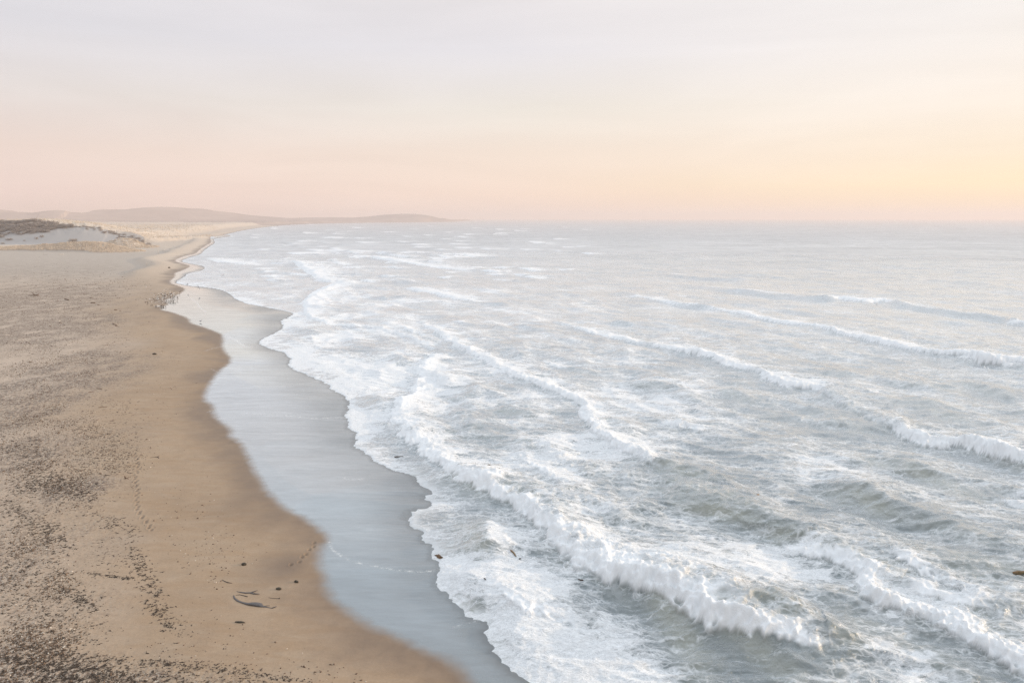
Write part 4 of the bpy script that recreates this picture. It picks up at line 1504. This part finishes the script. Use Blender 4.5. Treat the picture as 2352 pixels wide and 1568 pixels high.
wood((156, 621.5), (169, 619.5), .40, 'longest bleached log below the grassy dune bank', M_BLEACH, 1)
wood((193, 620.5), (200, 620), .32, 'short bleached log midway along the dune bank foot', M_BLEACH, 2, stubs=1)
wood((220, 616), (233, 613.5), .42, 'bleached log near the right end of the dune bank', M_BLEACH, 3)
wood((253.5, 601), (261, 600), .55, 'white log at the gap between the dune bank and mound', M_BLEACH, 4, stubs=1)
wood((105, 621.5), (116, 623), .22, 'thin grey log at the left part of the bank foot', M_BLEACH, 5, stubs=1)
wood((400, 612), (395, 611), .45, 'pale driftwood heap beside the tall pole', M_BLEACH, 6, stubs=3)
wood((412, 609), (416, 613), .40, 'leaning white driftwood stub at the top of the berm', M_BLEACH, 7, stubs=2)
wood((369, 641), (373, 640), .30, 'white driftwood chunk on the berm right of the short pole', M_BLEACH, 8, stubs=1)
for k, (a_, b_) in enumerate((((141, 710.5), (147, 709.8)), ((106, 745.5), (111, 745)), ((181, 752), (187, 751)), ((120, 769), (131, 767.5)),
                              ((127, 784), (137, 782)), ((143, 783.5), (148, 783)), ((29, 697.5), (33, 697)), ((41, 700), (46, 699.5)),
                              ((12, 819), (23, 818)), ((68, 834), (73, 832.5)), ((90, 667.5), (94, 667)), ((51, 674), (54, 673.5)),
                              ((110, 725), (113, 724.5)), ((171, 749), (175, 748.5)), ((238, 731), (241, 730.5)), ((209, 725), (212, 724.6)), ((160, 647), (166, 646.5)))):
    o = wood(a_, b_, .13, 'small bleached driftwood stick lying on the rough upper beach', M_BLEACH, 20 + k, name='driftwood_stick', stubs=0)
    o['group'] = 'bleached sticks on the upper beach'
for k, (a_, b_, r_) in enumerate((((222, 739.6), (233, 740), .28), ((219, 727), (225, 727.4), .2), ((238, 745), (243, 745), .2), ((279, 757), (286, 756.8), .22),
                                  ((274, 790), (285, 794), .16), ((281, 796), (287, 796.5), .16), ((158, 730), (168, 733), .3), ((145, 788), (151, 788), .18),
                                  ((121, 797), (125, 797), .2), ((236, 948), (250, 950), .09), ((240, 995), (262, 993), .08), ((215, 958), (230, 956), .07))):
    o = wood(a_, b_, r_, 'dark weathered stick lying on the sand between beach and wrack', M_WOOD, 50 + k, name='dark_stick', cat='driftwood', stubs=0)
    o['group'] = 'dark sticks on the upper beach'
# branch with prongs
q = on_land(85 * S25, 722 * S25)
o = make_obj('driftwood_branch', tube_data([(-2.6, .1, .1), (-1, 0, .2), (.4, .1, .25), (1.6, 0, .15)], [.06, .16, .24, .12], 7, .9, 3), M_WOOD, q)
tag(o, 'dark pronged driftwood branch sticking up from the rough beach', 'driftwood')
make_obj('prong', tube_data([(0, 0, .2), (-.5, 0, .9), (-1.2, .1, 1.3)], [.12, .09, .04], 6, 1, 4), M_WOOD, parent=o)
make_obj('prong', tube_data([(.5, 0, .2), (1.0, .1, .6), (1.7, 0, .7)], [.10, .07, .03], 6, 1, 5), M_WOOD, parent=o)
# stump with a long shadow
q = on_land(305.5 * S25, 1168 * S25)
o = make_obj('driftwood_stump', tube_data([(0, 0, -.05), (.02, 0, .15), (-.03, 0, .34)], [.13, .09, .04], 7, 1, 6, .2), M_WOOD, q)
tag(o, 'dark upright stump casting a long thin shadow on the sand', 'driftwood')
make_obj('root', tube_data([(0, 0, .04), (.22, 0, .07), (.42, -.02, .03)], [.06, .05, .03], 6, .8, 7), M_WOOD, parent=o)
# poles
for (px, yb, yt, lean, lab) in ((388, 622, 608, -.10, 'tall leaning white pole standing on the backshore'), (359, 648.6, 640, -.13, 'short leaning white pole nearer the viewer on the backshore')):
    q = on_land(px * S25, yb * S25)
    hgt = (yb - yt) * S25 * q[1] / 1700.0
    o = make_obj('white_pole', tube_data([(0, 0, -.2), (lean * hgt * .5, 0, hgt * .5), (lean * hgt, 0, hgt)], [.13, .12, .09], 8, 1, 2, .05), M_BLEACH, q)
    tag(o, lab, 'pole')
# in the surf
wood((1247, 1360), (1261, 1372), .09, 'orange brown log floating in foam inside the nearest breaker', M_RUST, 71, z0=.02, stubs=1)
wood((1267, 1379), (1273, 1386), .06, 'small dark stick trailing the orange brown log in foam', M_KELP, 72, z0=.03, name='floating_stick', stubs=0)
wood((963, 1116.5), (985, 1115.5), .09, 'dark log awash where the foam meets wet sand', M_KELP, 73, z0=.02, stubs=0)
wood((1191, 1159), (1198, 1157), .08, 'dark log tumbling in whitewater above the nearest breaker', M_KELP, 74, z0=.05, stubs=1)
wood((1846, 1236), (1853, 1229), .09, 'tan stick floating in open water between the two near breakers', M_RUST, 75, z0=.05, name='floating_stick', stubs=0)
wood((2469, 1424), (2540, 1430), .17, 'rust brown log floating at the right beyond the last breaker', M_RUST, 76, z0=.10, stubs=1)
wood((1424, 1427), (1411, 1425), .07, 'dark kelp stalk floating under the foot of the big breaker', M_KELP, 77, z0=.02, name='floating_kelp', cat='kelp', stubs=0)
wood((1182, 1439), (1187, 1444), .05, 'tiny dark stick in smooth foam behind the swash edge', M_KELP, 78, z0=.03, name='floating_stick', stubs=0)
q = sea_z(1000, 1279)
VF = lump_data(12, .42, .20, .10, .5, 3)
tag(make_obj('seaweed_raft', VF, M_WOOD, (q[0] + .3, q[1], q[2] + .02), (0, 0, -.9)), 'brown seaweed raft washed in at the foam edge', 'seaweed')

# ------------------------------------------------------------------ birds


def bird_data(kind):
    # closed lofted body: tail, rump, belly, breast, neck, head, beak (x forward, m)
    rings = [(-.26, .20, .012, .006), (-.17, .21, .035, .02), (-.08, .225, .062, .055), (.02, .225, .072, .072), (.09, .25, .055, .062),
             (.125, .30, .034, .038), (.14, .345, .032, .034), (.175, .36, .028, .026), (.205, .353, .010, .010), (.25, .345, .003, .004)]
    V, F = [], []
    sd_ = 8
    for x_, z_, ry, rz_ in rings:
        for k in range(sd_):
            an = 2 * math.pi * k / sd_
            V.append((x_, math.cos(an) * ry, z_ + math.sin(an) * rz_))
    for i in range(len(rings) - 1):
        for k in range(sd_):
            k2 = (k + 1) % sd_
            F.append((i * sd_ + k, (i + 1) * sd_ + k, (i + 1) * sd_ + k2, i * sd_ + k2))
    F.append(tuple(range(sd_)))
    F.append(tuple((len(rings) - 1) * sd_ + k for k in range(sd_))[::-1])
    parts = [(V, F)]
    if kind == 'stand':
        for sy_ in (-.028, .028):
            parts.append(tube_data([(.01, sy_, .19), (-.005, sy_, .09), (.01, sy_, .0)], [.012, .007, .006], 4, 1, 1, 0))
            parts.append(tube_data([(0, sy_, .004), (.05, sy_, .004)], [.008, .014], 4, .4, 1, 0))
    else:
        # spread wings, bent at the wrist, with real thickness
        for sg in (-1, 1):
            prof = [(0.05, -.07, .235, 0), (0.10, -.06, .30, .22), (0.06, -.07, .30, .45), (-.10, -.13, .26, .66)]
            Vw, Fw = [], []
            for (xf, xb, zc, yy) in prof:
                t_ = .014 * (1 - yy)
                Vw += [(xf, sg * yy, zc + t_), (xb, sg * yy, zc + t_ * .4), (xb, sg * yy, zc - .004), (xf, sg * yy, zc - t_ * .5)]
            for i in range(3):
                for k in range(4):
                    k2 = (k + 1) % 4
                    Fw.append((i * 4 + k, (i + 1) * 4 + k, (i + 1) * 4 + k2, i * 4 + k2))
            Fw += [(0, 1, 2, 3), (15, 14, 13, 12)]
            parts.append((Vw, Fw))
    return merge(parts)


STAND, FLY = bird_data('stand'), bird_data('fly')
rb = random.Random(21)
protos = {}
for key, mt in (('w', M_WHITE), ('b', M_BROWN), ('g', M_GREYF)):
    protos[key] = None
FL = [((430, 722), 20, 9, 105), ((405, 728), 16, 9, 60), ((432, 738), 13, 5, 38), ((408, 750), 12, 2.2, 34), ((385, 738), 18, 9, 18)]
pts_ = []
for (c_, ax_, ay_, cnt) in FL:
    for _ in range(cnt):
        pts_.append((c_[0] - 17 + rb.gauss(0, ax_ * .62), c_[1] + rb.gauss(0, ay_ * .62)))
LABW = 'white gull standing in the dense flock at the swash'
LABB = 'brown young gull standing in the dense flock at the swash'
for i, (bx, by) in enumerate(pts_):
    q = on_land(bx * S25, by * S25, 2)
    key = 'b' if rb.random() < .48 else 'w'
    yaw = rb.gauss(0.2, .6) + (math.pi if rb.random() < .25 else 0)
    scl = rb.uniform(1.2, 1.5)
    if protos[key] is None:
        o = make_obj('gull', STAND, M_WHITE if key == 'w' else M_BROWN, q, (0, 0, yaw), (scl,) * 3)
        protos[key] = o
    else:
        o = copy_of(protos[key], q, yaw, scl)
    wet_ = coast_dist(np.array([q[:2]]), B_FULL, B_POLY)[0] < 0.4
    lb = ('white gull' if key == 'w' else 'brown young gull') + (' standing in the mirror wet part of the flock' if wet_ else ' standing in the dry sand part of the flock')
    tag(o, lb, 'gull', ('white' if key == 'w' else 'brown') + (' gulls on the wet side of the flock' if wet_ else ' gulls on the dry side of the flock'))
q = on_land(490 * S25, 787 * S25)
tag(make_obj('gull', STAND, M_GREYF, q, (0, 0, .4), (1.9,) * 3), 'lone dark gull standing on the wet mirror below the flock', 'gull')
for (bx, by, Yd, yaw, tilt, lab) in ((484, 702, 300, .9, .7, 'dark gull flying low over the bay right of the flock'),
                                     (545, 673, 380, 1.2, -.6, 'dark gull flying over the foam farther out than the flock'),
                                     (458, 695, 330, .3, .3, 'small dark gull gliding just above the flock')):
    a_ = at_depth(bx * S25, by * S25, Yd)
    # keep it a little above the water
    g_ = ground(bx * S25, by * S25, 2.5)
    tag(make_obj('flying_gull', FLY, M_GREYF, (g_[0], g_[1], 2.3), (tilt, 0, yaw), (1.8,) * 3), lab, 'gull')
for (bx, by, lab) in ((357, 702, 'single white gull standing on sand left above the flock'), ((1060 / 5.88 + 380), 742, None)):
    if lab:
        q = on_land(bx * S25, by * S25)
        tag(make_obj('gull', STAND, M_WHITE, q, (0, 0, 2), (1.9,) * 3), lab, 'gull')

# ------------------------------------------------------------------ dune plants


def shrub_mesh(seed, n_leaf=900):
    rs_ = np.random.RandomState(seed)
    V, F = [], []
    lobes = [(rs_.uniform(-.6, .6), rs_.uniform(-.5, .5), rs_.uniform(.25, .6), rs_.uniform(.3, .5)) for _ in range(6)]
    for i in range(n_leaf):
        lx, ly, lz, lr = lobes[i % 6]
        d_ = rs_.normal(size=3)
        d_ /= np.linalg.norm(d_)
        r_ = lr * rs_.uniform(.55, 1.08)
        c_ = np.array((lx, ly, lz)) + d_ * r_ * np.array((1, 1, .85))
        if c_[2] < 0.02:
            c_[2] = rs_.uniform(.02, .2)
        a_ = rs_.normal(size=3)
        a_ /= np.linalg.norm(a_)
        b_ = np.cross(a_, rs_.normal(size=3))
        b_ /= np.linalg.norm(b_)
        s_ = rs_.uniform(.035, .075)
        o = len(V)
        V += [tuple(c_ - a_ * s_), tuple(c_ + b_ * s_ * .6), tuple(c_ + a_ * s_), tuple(c_ - b_ * s_ * .6)]
        F.append((o, o + 1, o + 2, o + 3))
    return V, F


def twig_mesh(seed):
    rs_ = random.Random(seed)
    parts = []
    for k in range(7):
        a_ = rs_.uniform(0, 6.28)
        r_ = rs_.uniform(.3, .75)
        e = Vector((math.cos(a_) * r_, math.sin(a_) * r_, rs_.uniform(.4, .85)))
        parts.append(tube_data([Vector((0, 0, -.1)), e * .5 + Vector((0, 0, .05)), e], [.03, .02, .008], 5, 1, seed + k))
    return merge(parts)


shrub_protos = []


def shrub(loc, sx_, sz_, yaw, label, group=None, v_=0):
    if len(shrub_protos) <= v_:
        root = link(bpy.data.objects.new('dune_shrub', None))
        make_obj('foliage', shrub_mesh(40 + v_), M_LEAF, parent=root, smooth=False)
        make_obj('branches', twig_mesh(60 + v_), M_TWIG, parent=root)
        shrub_protos.append(root)
        o = root
        o.location = loc
        o.rotation_euler = (0, 0, yaw)
        o.scale = (sx_, sx_, sz_)
    else:
        o = copy_of(shrub_protos[v_], loc, yaw, (sx_, sx_, sz_))
    o.empty_display_size = 0.3
    tag(o, label, 'shrub', group)
    return o


rsb = random.Random(31)
SH = []
for px in range(-60, 168, 5):
    top = np.interp(px, [-120, 0, 14, 35, 75, 112, 154, 196], [508, 509, 506, 511, 505, 512, 516, 514])
    bot = np.interp(px, [-120, 0, 60, 95, 120, 150, 170], [534, 534, 533, 531, 527, 522, 517])
    for k in range(5):
        f_ = (k + rsb.random()) / 5 * rsb.uniform(.8, 1.25) * (1 if px < 120 else .8)
        SH.append((px + rsb.uniform(-4, 4), top + (bot - top) * f_, rsb.uniform(3.6, 6.0) * (1 if px < 130 else .7), rsb.uniform(3.0, 5.6) * (1.1 - .5 * f_) * (1 if px < 130 else .6)))
for px in list(range(160, 222, 7)) + list(range(222, 345, 3)):
    yy = np.interp(px, [160, 196, 222, 252, 294, 330, 345], [516, 514, 520, 528, 540, 550, 555])
    SH.append((px + rsb.uniform(-4, 4), yy + abs(rsb.gauss(0, 4)), rsb.uniform(1.8, 3.6), rsb.uniform(1.3, 2.5)))


def ridge_point(px, py):
    """first point of the dune front met by the line of sight"""
    lo_, hi_ = 690.0, 1000.0
    Ys = np.linspace(lo_, hi_, 160)
    pts = np.array([at_depth(px, py, yy) for yy in Ys])
    zl = land_height(pts[:, 0], pts[:, 1], detail=False)
    hit = np.where(pts[:, 2] <= zl + 0.2)[0]
    i = hit[0] if len(hit) else 125
    return float(pts[i, 0]), float(pts[i, 1]), float(zl[i])


for i, (px, py, a_, b_) in enumerate(SH):
    q = ridge_point(px, py + 3)
    desc = px > 172
    shrub((q[0], q[1], q[2] - .2), a_, b_, rsb.uniform(0, 6), 'low shrub on the falling crest line right of the thicket' if desc else 'shrub in the dark thicket along the top of the big dune',
          'low shrubs along the falling dune crest' if desc else 'shrubs of the thicket on the big dune', i % 4 if i >= 4 else i)
for (px, py, a_, b_, lab) in ((164, 557, 6.0, 4.2, 'widest dark shrub alone in the middle of the bare dune face'),
                              (172, 555, 4.0, 3.2, 'smaller shrub touching the right side of the lone dune face shrub'),
                              (22, 551, 5.0, 2.4, 'low shrub at the left edge of the bare dune face'),
                              (84, 550, 2.4, 3.0, 'slim shrub hanging below the thicket on the dune face'),
                              (96, 545, 2.6, 3.0, 'slim shrub right of the hanging one below the thicket'),
                              (4, 545, 5.5, 3.2, 'broad shrub at the extreme left of the dune face'),
                              (56, 553, 1.6, 1.2, 'tiny shrub on the bare sand between the low and slim ones'),
                              (6, 560, 3.2, 2.0, 'small shrub lowest at the left of the dune face')):
    q = ridge_point(px, py)
    shrub((q[0], q[1], q[2] - .1), a_, b_, 1.0 + px, lab, None, int(px) % 4)

# marram grass, too many tufts to count
sel = np.where(keep & (gy > 600) & (gy < 1900) & (veg > 0.35) & (gx / gy < 0.0) & (gx / gy > -0.8))[0]
rg = np.random.RandomState(3)
N = 42000
wgt = np.ones(len(sel))
wgt[poly_dist(Pg[sel], BANK[0]) < 24] = 9
wgt[poly_dist(Pg[sel], MOUND[0]) < 16] = 7
pick = rg.choice(sel, N, p=wgt / wgt.sum())
cx0, cy0 = gx[pick] + rg.uniform(-1.5, 1.5, N), gy[pick] + rg.uniform(-3, 3, N)
cz0 = gz[pick]
hgt = rg.uniform(.4, 1.1, N) * (0.9 + gy[pick] / 2500)
wid = rg.uniform(.25, .6, N)
an = rg.uniform(0, math.pi, N)
lx, ly = rg.uniform(-.4, .1, N), rg.uniform(-.3, .1, N)
ca, sa = np.cos(an) * wid, np.sin(an) * wid
z0 = np.zeros(N)
T = np.stack([np.stack([cx0 - ca, cy0 - sa, cz0 - .25], 1), np.stack([cx0 + ca, cy0 + sa, cz0 - .25], 1),
              np.stack([cx0 + lx + ca * .5, cy0 + ly + sa * .5, cz0 + hgt], 1),
              np.stack([cx0 - sa, cy0 + ca, cz0 - .25], 1), np.stack([cx0 + sa, cy0 - ca, cz0 - .25], 1),
              np.stack([cx0 + lx - ca * .4, cy0 + ly, cz0 + hgt * .9], 1)], 1).reshape(-1, 3)
g_o = mesh_np('dune_grass', T, np.arange(N * 6).reshape(-1, 3), M_GRASS, smooth=False)
tag(g_o, 'pale dry grass tufts covering the dunes and the low dune bank', 'grass', kind='stuff')


# ------------------------------------------------------------------ haze over sea and land
def haze():
    bm = bmesh.new()
    bmesh.ops.create_cube(bm, size=1.0)
    me = bpy.data.meshes.new('haze')
    for vtx in bm.verts:
        vtx.co = Vector((vtx.co.x * 90000, vtx.co.y * 40000 - 1500, -6 if vtx.co.z < 0 else 124))
    bm.to_mesh(me)
    bm.free()
    o = link(bpy.data.objects.new('haze', me))
    m = bpy.data.materials.new('haze')
    m.use_nodes = True
    t = NT(m.node_tree)
    t.n.clear()
    out = t.node('ShaderNodeOutputMaterial')
    vol = t.node('ShaderNodeVolumePrincipled')
    vol.inputs['Color'].default_value = (0.93, 0.81, 0.765, 1)
    vol.inputs['Density'].default_value = HAZE
    vol.inputs['Anisotropy'].default_value = 0.2
    t.link(vol.outputs[0], out.inputs['Volume'])
    me.materials.append(m)
    tag(o, 'pale pinkish sea haze lying over the far water and hills', 'haze', kind='stuff')


HAZE = 0.00018
haze()
